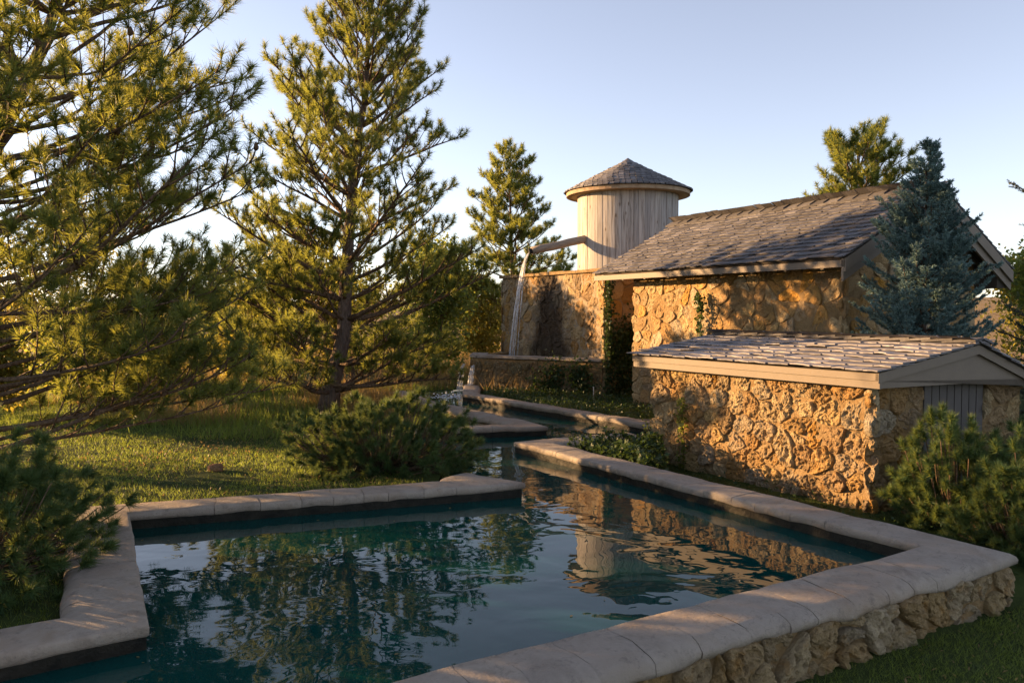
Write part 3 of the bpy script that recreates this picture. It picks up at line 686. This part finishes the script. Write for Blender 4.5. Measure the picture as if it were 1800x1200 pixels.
# spout
SP0, SP1 = V3((1.62, 17.22, 3.44)), V3((.42, 16.92, 3.15)); sd_ = (SP1 - SP0).normalized(); sx = sd_.cross(V3((0, 0, 1))).normalized(); sz = sx.cross(sd_)
mb = MB(); path = [SP0.lerp(SP1, t) for t in np.linspace(0, 1, 7)]
prof = [(math.cos(a_) * .085, math.sin(a_) * .085) for a_ in np.linspace(0, 2 * math.pi, 15)[:-1]]
mb.rings([[p + sx * x + sz * (z + fbm(p + sx * x, 4) * .012) for x, z in prof] for p in path]); spout = mb.build('spout', M['log'], tower, True)
mb = MB(); mb.tube([SP1 - sd_ * .05, SP1 + sd_ * .07], [.062, .062], 14); mb.build('spout_pipe', M['dark'], spout)
# falling water from the spout and from the basin
def ribbon(mb, p0, vel, zend, wdt, r, n=16, sdir=V3((.49, -.87, 0)), th=.03):
    T = (vel.z + math.sqrt(vel.z ** 2 + 2 * 9.8 * (p0.z - zend))) / 9.8; rr = []
    for i in range(n):
        t = T * i / (n - 1); p = p0 + V3((vel.x * t, vel.y * t, vel.z * t - 4.9 * t * t)); w_ = wdt * (1 + .9 * i / n)
        rr.append([p + sdir * (w_ * q) + V3((0, 0, 0)) + V3((.87, .49, 0)) * (th * qq + r.uniform(-.006, .006)) for q, qq in ((-.5, 0), (-.2, .6), (.2, .5), (.5, 0), (.2, -.5), (-.2, -.6))])
    mb.rings(rr, True)
fr = random.Random(90); mb = MB()
for k in range(4): ribbon(mb, SP1 + sd_ * .06 + V3((0, 0, -.03)) + sx * fr.uniform(-.03, .03), V3((sd_.x * (.42 + .09 * k), sd_.y * .4, -.2)), BZ - .08, .026 + .02 * fr.random(), fr, th=.012)
tag(mb.build('spout_water', M['fall'], None, True), 'thin white stream of water falling from the wooden spout into the basin', 'falling water')
for k, (x0, y0, lab) in enumerate(((-.86, 16.42, 'right hand white cascade spilling off the rounded basin end'), (-1.08, 16.62, 'left hand white cascade between the pine boughs and basin'))):
    mb = MB()
    for q in range(2): ribbon(mb, V3((x0 + .09 - q * .03, y0 - q * .03, .78 - .02 * q)), V3((-.22 - .06 * q, -.35, .05)), ZW, .055, fr, 12, V3((.8, -.6, 0)), .03)
    tag(mb.build('cascade', M['fall'], None, True), lab, 'falling water', 'cascades at the end of the basin')
mb = MB()
for k in range(130):
    p = V3((fr.gauss(-1.2, .2), fr.gauss(15.6, .35), ZW - .002)); s = fr.uniform(.006, .022)
    if not inside(np.array(p.x), np.array(p.y), WATER): continue
    mb.rings([[p + V3((math.cos(a_) * s * q, math.sin(a_) * s * q, z * s)) for a_ in np.linspace(0, 2 * math.pi, 8)[:-1]] for q, z in ((1, -.1), (.85, .35), (.4, .6))])
tag(mb.build('foam', M['foam'], None, True), kind='stuff')

# ---------------------------------------------------------------- vegetation machinery
def needle_mesh(name, P_, A_, seg, nl, n, lo, hi, wd, r, droop=.0):
    P_ = np.repeat(np.array(P_, float), n, 0); A_ = np.repeat(unit(np.array(A_, float)), n, 0); m = len(P_)
    t = r.random(m)[:, None]; rv = r.normal(size=(m, 3)); pe = unit(rv - (rv * A_).sum(1, keepdims=True) * A_)
    an = (lo + (hi - lo) * r.random(m)[:, None]) * (1.15 - .55 * t)
    d = A_ * np.cos(an) + pe * np.sin(an); d[:, 2] -= droop * r.random(m); d = unit(d)
    b = P_ - A_ * seg * (1 - t); L_ = nl * (.72 + .5 * r.random(m))[:, None]
    sd2 = unit(np.cross(d, r.normal(size=(m, 3)))) * wd * .5
    V = np.stack([b - sd2, b + sd2, b + d * L_], 1).reshape(-1, 3)
    return np_mesh(name, V, 3)
def leaf_mesh(name, P_, size, r, up=.3, asp=.6):
    P_ = np.array(P_, float); m = len(P_); d = unit(r.normal(size=(m, 3))); d[:, 2] -= .3; d = unit(d)
    nrm = r.normal(size=(m, 3)); nrm[:, 2] += up * 2; s_ = unit(np.cross(d, nrm)); L_ = (size * (.6 + .8 * r.random(m)))[:, None]
    nn = unit(np.cross(s_, d)) * L_ * .12
    V = np.stack([P_, P_ + d * L_ * .5 + s_ * L_ * asp * .5 + nn, P_ + d * L_, P_ + d * L_ * .5 - s_ * L_ * asp * .5 + nn], 1).reshape(-1, 3)
    return np_mesh(name, V, 4)
def curve(p, d, L, bend, n, r, wob=.06):
    pts = [p.copy()]; d = d.normalized(); q = p.copy()
    for i in range(n):
        d = (d + V3((0, 0, bend / n)) + V3((r.gauss(0, wob), r.gauss(0, wob), r.gauss(0, wob * .7)))).normalized()
        q = q + d * (L / n); pts.append(q.copy())
    return pts
def at_curve(pts, t):
    f = t * (len(pts) - 1); i = min(int(f), len(pts) - 2); return pts[i].lerp(pts[i + 1], f - i), (pts[i + 1] - pts[i]).normalized()
def pine(name, label, trunk, rad, h0, Lf, step, per, seed, el=(0, 45), nlen=.12, nn=48, seglen=.13, wd=.0042, dens=1.0, group=None, extra=(), sec_n=9, mat='pine', skip=None, branch_parts=True, hi=1.6, bare=.3, rk=.014, cones=0, cat='pine tree'):
    r = random.Random(seed); rg = np.random.default_rng(seed)
    t = empty(name, trunk[0], label, cat, group)
    mb = MB(); N_ = len(trunk); mb.tube(trunk, [rad * (1 - .93 * (i / (N_ - 1)) ** .9) * (1.25 if i == 0 else 1) for i in range(N_)], 10); mb.build('trunk', M['bark'], t, True)
    top = trunk[-1].z; T_, A_ = [], []
    def tuft(p, d): T_.append(tuple(p)); A_.append(tuple(d))
    limbs = []; z = h0
    while z < top - .15:
        fr_ = (z - h0) / (top - h0); k0 = r.random() * 6.28
        for k in range(per):
            if r.random() < .12: continue
            a_ = k0 + k * 6.283 / per + r.uniform(-.3, .3)
            e_ = R(el[0] + (el[1] - el[0]) * fr_ + r.uniform(-9, 9)); L_ = Lf(fr_) * r.uniform(.75, 1.15)
            i = next(j for j in range(N_ - 1) if trunk[j + 1].z >= z); p = trunk[i].lerp(trunk[i + 1], (z - trunk[i].z) / max(trunk[i + 1].z - trunk[i].z, 1e-6))
            limbs.append((p, V3((math.cos(a_) * math.cos(e_), math.sin(a_) * math.cos(e_), math.sin(e_))), L_, .45 * (1 - fr_ * .5)))
        z += step * r.uniform(.8, 1.2) * (1 - .35 * fr_)
    limbs += list(extra)
    all_mb = MB()
    for (p, d, L_, bend) in limbs:
        pts = curve(p, d, L_, bend, 8, r, .07)
        if skip and skip(pts): continue
        mb = MB() if branch_parts else all_mb; r0 = min(.006 + rk * L_, rad * .45)
        mb.tube(pts, [r0 * (1 - .85 * i / 8) for i in range(9)], 6 if branch_parts else 4)
        ns = max(3, int(sec_n * L_ / 2 * dens + 2))
        for k in range(ns):
            u = bare + (1 - bare) * (k + r.random() * .8) / ns; q, qd = at_curve(pts, min(u, .985))
            sd3 = qd.cross(V3((0, 0, 1))).normalized() * (1 if k % 2 else -1)
            dd = (qd * r.uniform(.5, 1.0) + sd3 * r.uniform(.5, 1.0) + V3((0, 0, r.uniform(-.15, .45)))).normalized()
            l2 = max(.18, L_ * .42 * (1.15 - u) * r.uniform(.6, 1.3)); sp = curve(q, dd, l2, .75, 4, r, .10)
            mb.tube(sp, [r0 * .32 * (1 - .7 * i / 4) for i in range(5)], 4)
            tuft(sp[-1], (sp[-1] - sp[-2]).normalized() + V3((0, 0, .25)))
            if l2 > .3:
                for j in range(int(l2 / .12)):
                    s_, sdn = at_curve(sp, r.uniform(.3, .95)); td = (sdn + V3((r.uniform(-1, 1), r.uniform(-1, 1), r.uniform(-.2, .8)))).normalized()
                    l3 = r.uniform(.08, .2); e = s_ + td * l3; mb.tube([s_, e], [.004, .003], 3); tuft(e, td + V3((0, 0, .2)))
        tuft(pts[-1], (pts[-1] - pts[-2]).normalized() + V3((0, 0, .2)))
        q, qd = at_curve(pts, .94); tuft(q, qd)
        if branch_parts: mb.build('branch', M['twig'], t, True, fix=False)
    if not branch_parts: tag(all_mb.build('branches', M['twig'], t, True, fix=False), kind='stuff')
    tuft(trunk[-1], (0, 0, 1))
    if cones:
        import bmesh
        cm = bpy.data.meshes.new('cone'); bm = bmesh.new(); bmesh.ops.create_icosphere(bm, subdivisions=2, radius=1)
        for q, v in enumerate(bm.verts): k = (1 if q % 2 else .8) * (1 - .25 * v.co.z); v.co = V3((v.co.x * .022 * k, v.co.y * .022 * k, v.co.z * .038))
        bm.to_mesh(cm); bm.free(); cm.materials.append(M['cone'])
        for q in r.sample(range(len(T_)), cones):
            o = link('cone', cm, None, t); p = V3(T_[q]) - V3(A_[q]).normalized() * .07 + V3((r.uniform(-.03, .03), r.uniform(-.03, .03), -.03)); o.matrix_basis = Matrix.Translation(p) @ Matrix.Rotation(r.uniform(-.6, .6), 4, 'X')
    o = link('crown', needle_mesh('crown', T_, A_, seglen, nlen, nn, .40, hi, wd, rg, .03), M[mat], t)
    return t
def bush(name, label, c, rx, ry, h, n, seed, nlen=.085, nn=90, seglen=.10, wd=.0034, mat='mugo', group=None, up=.6, shape=None):
    r = random.Random(seed); rg = np.random.default_rng(seed); t = empty(name, c, label, 'pine shrub', group)
    T_, A_ = [], []; mb = MB()
    for k in range(n):
        a_ = r.random() * 6.283; e = math.asin(r.uniform(-.05, 1)); q = r.uniform(.84, 1.04)
        q *= 1 + .42 * noise.noise(V3((math.cos(a_) * 1.7 + seed, math.sin(a_) * 1.7, math.sin(e) * 2)))
        if r.random() < .2: q *= r.uniform(.6, .9)
        d = V3((math.cos(a_) * math.cos(e) * rx, math.sin(a_) * math.cos(e) * ry, math.sin(e) * h)) * q
        e_ = c + d + V3((0, 0, .03)); dn = (d.normalized() + V3((r.uniform(-.25, .25), r.uniform(-.25, .25), up * r.uniform(.6, 1.2)))).normalized()
        T_.append(tuple(e_)); A_.append(tuple(dn))
        s0 = c + V3((d.x * .12, d.y * .12, 0)); midp = c + V3((d.x * .7, d.y * .7, d.z * .45))
        if k % 2 == 0: mb.tube([s0, midp, e_ - dn * .08], [.010, .006, .004], 4)
    mb.build('stems', M['twig'], t, True, fix=False)
    link('crown', needle_mesh('crown', T_, A_, seglen, nlen, nn, .3, 1.75, wd, rg, .0), M[mat], t); return t
def spruce(name, label, base, h, rad, seed, mat, n_wh, tl=.13, nn=60, nlen=.022, droop=-.2, wd=.0035, group=None, per=9, prof=None):
    r = random.Random(seed); rg = np.random.default_rng(seed); t = empty(name, base, label, 'spruce tree', group)
    trunk = [base + V3((0, 0, h * i / 8)) for i in range(9)]; mb = MB(); mb.tube(trunk, [.035 * h / 2.5 * (1.02 - i / 8) for i in range(9)], 8); mb.build('trunk', M['bark'], t, True)
    T_, A_ = [], []; mb = MB()
    for w_ in range(n_wh):
        f = w_ / (n_wh - 1); z = .04 * h + f * h * .94; L0_ = rad * (prof(f) if prof else (1.02 - f) ** .8)
        for k in range(per if f < .8 else 5):
            a_ = r.random() * 6.283; L_ = L0_ * r.uniform(.52, 1.22) * (1 + .55 * noise.noise(V3((math.cos(a_) * 1.6 + seed, math.sin(a_) * 1.6, z * 2.2)))) + .05; d = V3((math.cos(a_), math.sin(a_), droop * (1 - f) + f * .7 + r.uniform(-.1, .15)))
            pts = curve(base + V3((0, 0, z)), d, L_, .5, 5, r, .05); mb.tube(pts, [.010 * (1 - .15 * i) for i in range(6)], 4)
            ns = int(L_ / .04) + 3
            for j in range(ns):
                u = .25 + .75 * (j + r.random()) / ns; q, qd = at_curve(pts, min(u, .99)); sd3 = qd.cross(V3((0, 0, 1))).normalized() * (1 if j % 2 else -1)
                dd = (qd * r.uniform(.3, 1) + sd3 * r.uniform(.4, 1.2) + V3((0, 0, r.uniform(-.35, .6)))).normalized(); l2 = tl * r.uniform(.5, 1.2)
                T_.append(tuple(q + dd * l2)); A_.append(tuple(dd))
            T_.append(tuple(pts[-1] + qd * .05)); A_.append(tuple(qd))
    T_.append(tuple(trunk[-1] + V3((0, 0, .08)))); A_.append((0, 0, 1))
    tag(mb.build('branches', M['twig'], t, True, fix=False), kind='stuff')
    link('crown', needle_mesh('crown', T_, A_, tl, nlen, nn, .7, 1.25, wd, rg), M[mat], t); return t
def broadleaf(name, label, base, h, rx, n_cl, per, size, seed, mat, group=None, zlo=.15, cat='tree', trunks=1):
    r = random.Random(seed); rg = np.random.default_rng(seed); t = empty(name, base, label, cat, group); P_ = []; mb = MB(); tk = MB()
    for q in range(trunks):
        b0 = base + V3((r.uniform(-.3, .3) * rx * .5 * (trunks > 1), r.uniform(-.2, .2) * rx * (trunks > 1), -.05)); tp = curve(b0, V3((r.uniform(-.12, .12), r.uniform(-.1, .1), 1)), h * .85, 0, 6, r, .05)
        tk.tube(tp, [.022 * h * (1.05 - i / 6.3) / (1 + .4 * (trunks - 1)) for i in range(7)], 7)
        for k in range(n_cl // trunks):
            u = r.uniform(zlo, .97); p, _ = at_curve(tp, u); a_ = r.random() * 6.283; L_ = rx * (math.sin(math.pi * min(1, .18 + .78 * u)) ** .7) * r.uniform(.35, 1.1)
            br = curve(p, V3((math.cos(a_), math.sin(a_), r.uniform(.1, .8))), L_, .3, 4, r, .12); mb.tube(br, [.006 * h * (1 - .2 * i) * .5 for i in range(5)], 4)
            for j in range(per):
                e, _ = at_curve(br, r.uniform(.45, 1)); s_ = .16 * rx ** .5
                P_.append((e.x + r.gauss(0, s_), e.y + r.gauss(0, s_), e.z + r.gauss(0, s_ * .8)))
    tk.build('trunk', M['bark'], t, True); tag(mb.build('branches', M['twig'], t, True, fix=False), kind='stuff')
    link('crown', leaf_mesh('crown', P_, size, rg), M[mat], t); return t
G = lambda x, y: V3((x, y, float(hgt(x, y))))

# ---------------------------------------------------------------- pines
bp = G(-2.9, 12.4)
def bp_pt(px, py, y): return pix(px, py, EYE + (HOR - py) / FPX * y)
tr2 = [V3((bp.x, bp.y, bp.z - .1)), V3((-2.80, 12.4, .8)), V3((-2.62, 12.4, 1.5)), V3((-2.58, 12.4, 2.4)), V3((-2.50, 12.4, 3.4)), V3((-2.44, 12.4, 4.2)), V3((-2.25, 12.4, 5.2)), V3((-2.2, 12.4, 6.3)), V3((-2.15, 12.4, 7.4))]
pine('tall_pine', 'tall open pine in the middle of the lawn with its trunk in view', tr2, .155, .62, lambda f: 2.35 * (1 - f) ** .55 + .2, .37, 6, 101, (4, 56), .10, 72, .085, 0.0072, 1.35, cones=44,
     extra=[(V3((-2.86, 12.35, .62)), V3((-.9, -.25, .25)), 1.7, 1.0), (V3((-2.82, 12.3, .75)), V3((.9, -.5, .05)), 2.4, .2), (V3((-2.62, 12.4, 1.55)), V3((1, -.1, .25)), 2.6, .3), (V3((-2.62, 12.4, 1.5)), V3((-.9, -.3, .5)), 1.9, .6), (V3((-2.8, 12.4, .95)), V3((-1, -.15, .12)), 2.7, .35), (V3((-2.7, 12.4, 1.2)), V3((-1, .2, .25)), 2.6, .4)])
lp = G(-4.75, 6.2)
tr1 = [V3((lp.x, lp.y, lp.z - .1)), V3((-4.72, 6.25, 1.4)), V3((-4.45, 6.3, 2.4)), V3((-4.05, 6.35, 3.25)), V3((-3.72, 6.4, 4.0)), V3((-3.45, 6.4, 4.7)), V3((-3.25, 6.4, 5.6)), V3((-3.1, 6.4, 6.8))]
ex = [(V3((-4.74, 6.22, 1.05)), V3((.85, .52, .0)), 3.0, .25), (V3((-4.74, 6.22, .85)), V3((.80, .62, .04)), 3.2, .15),
      (V3((-4.74, 6.22, .7)), V3((.9, .30, .06)), 2.6, .3), (V3((-4.75, 6.2, .9)), V3((.85, .35, .02)), 2.9, .25), (V3((-4.74, 6.2, 1.4)), V3((.9, -.05, -.08)), 2.7, .25), (V3((-4.73, 6.2, .75)), V3((.75, .6, .05)), 2.4, .3), (V3((-4.6, 6.25, 2.0)), V3((.9, .35, .10)), 2.8, .3), (V3((-4.73, 6.2, .62)), V3((.85, .1, .16)), 2.75, .35), (V3((-4.6, 6.28, 1.9)), V3((.95, .05, .12)), 2.9, .45), (V3((-4.45, 6.3, 2.4)), V3((.9, .15, .30)), 2.7, .4), (V3((-4.7, 6.2, 1.6)), V3((.9, .25, .02)), 2.6, .3),
      (V3((-4.3, 6.3, 2.75)), V3((.9, -.1, .4)), 2.3, .4), (V3((-4.7, 6.25, 1.2)), V3((.9, .45, .05)), 2.3, .35)]
pine('overhanging_pine', 'large dark pine whose boughs hang in from the side over the shrub', tr1, .10, 1.1, lambda f: 2.55 * (1 - f) ** .55 + .3, .29, 7, 102, (3, 42), .10, 74, .085, .0056, 1.1, extra=ex, sec_n=8, bare=.36, rk=.0075, cones=26,
     skip=lambda pts: pts[-1].y < 4.4)
p3 = G(.1, 25.0)
pine('slim_pine', 'slim pine behind the stone block beside the tower', [V3((.1 - .03 * i, 25, p3.z - .1 + i * .95)) for i in range(8)], .11, 1.0, lambda f: 2.15 * (1 - f) ** .6 + .25, .45, 6, 103, (2, 48), .15, 46, .12, .015, 1.2, branch_parts=False)
p4 = G(8.3, 18.6)
pine('broad_pine', 'broad pine rising behind the ridge of the pump house roof', [V3((8.3 - .04 * i, 18.6, p4.z - .1 + i * .735)) for i in range(8)], .12, 2.2, lambda f: 1.3 * (1 - f) ** .2 + .4, .40, 6, 104, (10, 55), .14, 58, .12, .013, 1.3, branch_parts=False)

# shrubs
bush('mugo_pine', 'dark pine shrub against the stepped pool wall under the overhanging boughs', G(-3.40, 4.72), .80, 1.14, .84, 560, 111, .078, 190, .06, .0052, up=.3)
bush('mugo_pine', 'dense pine shrub between the lawn and the narrow pool channel', G(-1.35, 8.25), 1.0, .60, .74, 620, 112, .072, 120, .055, .0060, up=.3)
bush('mugo_pine', 'sunlit bright green pine shrub in front of the shed door', V3((3.78, 6.66, .05)), .54, .40, .88, 420, 113, .07, 180, .075, .0052, up=.35)
bush('mugo_pine', 'shaded low pine shrub leaning over the pool wall corner', V3((4.02, 6.02, .02)), .62, .54, .78, 500, 114, .07, 180, .075, .0052, up=.35)
bush('mugo_pine', 'green pine shrub against the shed gable to the far side of the door', V3((4.72, 6.95, .05)), .52, .40, .86, 300, 115, .07, 160, .075, .0056, up=.35)
spruce('blue_spruce', 'narrow blue spruce in front of the pump house gable', G(4.78, 9.25), 3.72, .80, 121, 'spruce', 38, .085, 38, .037, -.05, .0115, per=13, prof=lambda f: 1.0 - .42 * f if f < .55 else .769 * (1.03 - f) / .48)
spruce('dark_spruce', 'dark spruce at the edge of view with drooping bare boughs', G(9.05, 12.4), 6.4, 1.6, 122, 'dspruce', 24, .16, 34, .035, -.25, .012, per=6)

# broadleaf trees and thickets at the back
for k, (x, y, h, rx, mat, lab) in enumerate((
    (-13.0, 23.0, 5.4, 2.0, 'leafy', 'tall yellow leaved tree glowing behind the overhanging pine boughs'),
    (-14.6, 23.5, 5.0, 2.0, 'leafy', 'second yellow tree further out behind the boughs'),
    (-9.4, 26.0, 2.6, 1.1, 'leafg', 'small green tree beside the gap of open field'),
    (-8.0, 12.2, 1.7, .95, 'leafy', 'low yellow bush nearest the dark pine shrub at the lawn edge'),
    (-7.5, 13.7, 1.6, .95, 'leafg', 'low green bush second along the lawn edge'),
    (-6.9, 15.2, 1.5, .95, 'leafy', 'low golden bush just before the gap of open field'),
    (-5.7, 16.6, 2.4, 1.0, 'leafy', 'golden bush left of the tall pine trunk and beyond the gap'),
    (-5.6, 18.6, 3.7, 1.4, 'leafy', 'bright golden tree rising between the overhanging boughs and the tall pine'),
    (-3.6, 18.0, 3.2, 1.3, 'leafy', 'rounded yellow green bush straight behind the trunk of the tall pine'),
    (-1.9, 19.2, 3.5, 1.2, 'leafg', 'green bush filling the space between tall pine and basin'),
    (-2.4, 23.5, 4.4, 1.6, 'leafg', 'taller green tree behind the bush beside the basin'),
    (-.75, 23.5, 3.0, 1.1, 'leafy', 'low golden tree at the end of the stone block'),
    (-9.3, 9.7, 5.0, 1.6, 'leafg', 'broadleaf tree beside the lawn that throws its shade across the grass'),
    (12.0, 17.5, 3.3, 1.5, 'leafy', 'sunlit yellow tree behind the corner of the pump house'),
    (10.2, 14.6, 3.1, 1.2, 'leafg', 'dark green tree under the far eave of the pump house'))):
    broadleaf('leafy_tree', lab, G(x, y), h, rx, 85, 85, .10 if y > 16 else .085, 200 + k, mat, 'broadleaf trees behind the garden', .12)

# creepers on the walls
def creeper(label, O, d, nrm, pts, spread, n, size, seed, mat='ivy'):
    r = random.Random(seed); rg = np.random.default_rng(seed); d, nrm = V3(d).normalized(), V3(nrm).normalized(); t = empty('creeper', O + d * pts[0][0] + V3((0, 0, pts[0][1])), label, 'creeper', 'creepers on the stone walls')
    path = [O + d * a_ + V3((0, 0, z)) + nrm * .06 for a_, z in pts]; mb = MB(); mb.tube(path, [.008] * len(path), 4); mb.build('stem', M['twig'], t, True, fix=False); P_ = []
    for k in range(n):
        p, _ = at_curve(path, r.random()); P_.append(tuple(p + d * r.gauss(0, spread) + V3((0, 0, r.gauss(0, spread))) + nrm * abs(r.gauss(.0, .03))))
    link('leaves', leaf_mesh('leaves', P_, size, rg, .1, .8), M[mat], t)
creeper('thin bright green creeper climbing the lit shed wall', SH(0, 0, 0), su, -sperp, [(2.32, .12), (2.30, .4), (2.34, .7), (2.30, .92)], .035, 240, .04, 301, 'leafg')
creeper('short green creeper at the far corner of the shed', SH(0, 0, 0), su, -sperp, [(2.9, .05), (2.88, .3), (2.93, .55)], .03, 130, .035, 302, 'leafg')
creeper('dark creeper on the pump house wall above the shed roof', H(0, 0, 0), hu, -hv, [(2.55, .9), (2.58, 1.4), (2.52, 1.9), (2.6, 2.15)], .045, 420, .05, 303)
creeper('thick dark ivy in the gap between stone block and pump house', Q(0, 0, 0), hv, -hu, [(.35, .1), (.5, .7), (.42, 1.2), (.5, 1.5)], .22, 2600, .06, 304)
creeper('dark ivy climbing the edge of the stone block', Q(0, 0, 0), hv, -hu, [(.06, .2), (.08, 1.0), (.05, 1.8), (.08, 2.5)], .06, 900, .05, 305)
bd = (bas_pts[1] - bas_pts[0]).normalized(); bn = V3((bd.y, -bd.x, 0)); bn = bn if bn.y < 0 else -bn
creeper('dark ivy patch on the basin wall nearest the block', bas_pts[0], bd, bn, [(.35, .1), (.4, .5), (.38, .8)], .13, 700, .055, 306)
creeper('dark ivy sheet in the middle of the basin wall', bas_pts[0], bd, bn, [(1.25, .1), (1.1, .45), (.95, .75)], .17, 1000, .055, 307)

# ground cover, weeds and grass
def scatter(n, xr, yr, test, r):
    x = r.uniform(*xr, n); y = r.uniform(*yr, n); k = test(x, y) & ~inside(x, y, offset(WATER, WW + .02, True)); return x[k], y[k]
rg = np.random.default_rng(401)
BED = [R1 + V3((.35, .05, 0)), R2 + V3((.0, -.1, 0)), P2(1.9, 10.1), P2(1.75, 9.5), P2(1.62, 8.2), P2(1.2, 7.9)]
x, y = scatter(28000, (0, 2.2), (7.4, 10.4), lambda x, y: inside(x, y, BED), rg)
z = hgt(x, y) + rg.random(len(x)) ** .8 * (.36 + .10 * np.sin(x * 7) * np.cos(y * 6))
tag(link('ground_cover', leaf_mesh('ground_cover', np.stack([x, y, z], 1), .05, rg, .8, .8), M['ivy']), kind='stuff')
x, y = scatter(22000, (-1.2, 3.6), (10.6, 16.2), lambda x, y: ((x - C1.x) * .82 + (y - C1.y) * .575 > .34) & ~inside(x, y, [H(0, 0, 0), H(HL, 0, 0), H(HL, HW, 0), H(0, HW, 0)]), rg)
z = hgt(x, y) + rg.random(len(x)) * .13
tag(link('low_weeds', leaf_mesh('low_weeds', np.stack([x, y, z], 1), .045, rg, .6, .5), M['ivy']), kind='stuff')
x, y = scatter(5000, (.8, 3.6), (5.4, 9.6), lambda x, y: (((x - F1.x) * nr.x + (y - F1.y) * nr.y) > .40) & (((x - SN.x) * sperp.x + (y - SN.y) * sperp.y) < -.03), rg)
z = hgt(x, y) + rg.random(len(x)) ** 2 * .12
tag(link('weeds', leaf_mesh('weeds', np.stack([x, y, z], 1), .035, rg, .6, .4), M['ivy']), kind='stuff')
def blades(name, x, y, hgt_, wd, mat, r, lean=.5):
    n = len(x); b = np.stack([x, y, hgt(x, y) - .01], 1); d = np.stack([r.normal(0, lean, n), r.normal(0, lean, n), np.ones(n)], 1); d = unit(d); L_ = (hgt_ * (.5 + r.random(n)))[:, None]
    s_ = unit(np.cross(d, r.normal(size=(n, 3)))) * wd * .5
    V = np.stack([b - s_, b + s_, b + d * L_], 1).reshape(-1, 3); return tag(link(name, np_mesh(name, V, 3), M[mat]), kind='stuff')
front = lambda x, y: ((x - F0.x) * nf.x + (y - F0.y) * nf.y) > WW + .0
x, y = scatter(190000, (-.3, 5), (1.2, 6.4), front, rg); blades('grass', x, y, .045, .004, 'grass', rg, .8)
left = lambda x, y: (x < 0) & (~front(x, y)) & (np.sin(x * 3.1 + y) + np.sin(y * 2.3 - x * 1.7) + rg.normal(0, .7, len(x)) > -.9)
x, y = scatter(230000, (-8.5, -.2), (3.2, 15), left, rg); blades('lawn_grass', x, y, .042, .007, 'grass', rg, .55)
x, y = scatter(60000, (-9, -.6), (10.3, 17), lambda x, y: (x < -.5) & (np.sin(x * 1.3 + y * .6) + np.sin(y * 1.9 - x * .8) + rg.normal(0, .5, len(x)) > .1), rg); blades('tall_grass', x, y, .20, .010, 'grass', rg, .45)
x, y = scatter(60000, (-14, 3), (15.5, 34), lambda x, y: np.sin(x * .9 + y * .5) + np.sin(y * 1.1 - x * .6) + rg.normal(0, .5, len(x)) > -.3, rg); blades('dry_grass', x, y, .34, .016, 'dry', rg, .4)

x, y = scatter(45000, (-9, -1.2), (11.2, 16), lambda x, y: np.sin(x * 1.7 + y * .9) + np.sin(y * 1.3 - x * 1.1) + rg.normal(0, .5, len(x)) > .5, rg); blades('golden_grass', x, y, .30, .010, 'dry', rg, .4)

x, y = scatter(9000, (-6.5, -.3), (4.6, 12), lambda x, y: (~front(x, y)) & (np.sin(x * 2.1 - y) + rg.normal(0, .8, len(x)) > .2), rg)
tag(link('leaf_litter', leaf_mesh('leaf_litter', np.stack([x, y, hgt(x, y) + .03], 1), .035, rg, 2, .4), M['dry']), kind='stuff')
x, y = scatter(900, (1.2, 4.6), (2.5, 6), front, rg)
tag(link('fallen_leaves', leaf_mesh('fallen_leaves', np.stack([x, y, hgt(x, y) + .02], 1), .03, rg, 2, .4), M['dry']), kind='stuff')

x = rg.uniform(-3, 2.6, 260); y = rg.uniform(3.6, 10, 260); k = inside(x, y, WATER) & (rg.random(260) < .35); x, y = x[k], y[k]
P_ = np.stack([x, y, np.full(len(x), ZW + .004)], 1); a_ = rg.uniform(0, 6.28, len(x)); L_ = rg.uniform(.015, .04, len(x)); d_ = np.stack([np.cos(a_), np.sin(a_), 0 * a_], 1) * L_[:, None]; s_ = np.stack([-np.sin(a_), np.cos(a_), 0 * a_], 1) * L_[:, None] * .3
tag(link('floating_leaves', np_mesh('floating_leaves', np.stack([P_, P_ + d_ * .5 + s_, P_ + d_, P_ + d_ * .5 - s_], 1).reshape(-1, 3), 4), M['dry']), kind='stuff')

# small things
rk = bpy.data.meshes.new('rock'); import bmesh
bm = bmesh.new(); bmesh.ops.create_icosphere(bm, subdivisions=3, radius=1)
for v in bm.verts:
    k = 1 + .25 * fbm(v.co, 1.6, 3); v.co = V3((v.co.x * .085 * k, v.co.y * .07 * k, v.co.z * .055 * k))
bm.to_mesh(rk); bm.free(); rk.shade_smooth(); o = link('rock', rk, M['rock']); p = pix(380, 812, .30); o.location = G(p.x, p.y) + V3((0, 0, .03)); tag(o, 'small reddish rock lying alone on the shaded lawn', 'rock')
p = G(1.47, 14.3); mb = MB(); mb.tube([p - V3((0, 0, .05)), p + V3((0, 0, .26))], [.011, .011], 8); mb.tube([p + V3((0, 0, .26)), p + V3((0, 0, .275))], [.018, .012], 8)
tag(mb.build('metal_stake', M['metal']), 'short upright metal stake in the weeds before the basin', 'stake')
mb = MB(); mb.tube([V3((1.35, 11.6, .30)), V3((1.7, 11.55, .31)), V3((2.1, 11.5, .30))], [.016, .016, .016], 8); tag(mb.build('water_pipe', M['log']), 'thin brown pipe lying from the channel wall toward the pump house', 'pipe')
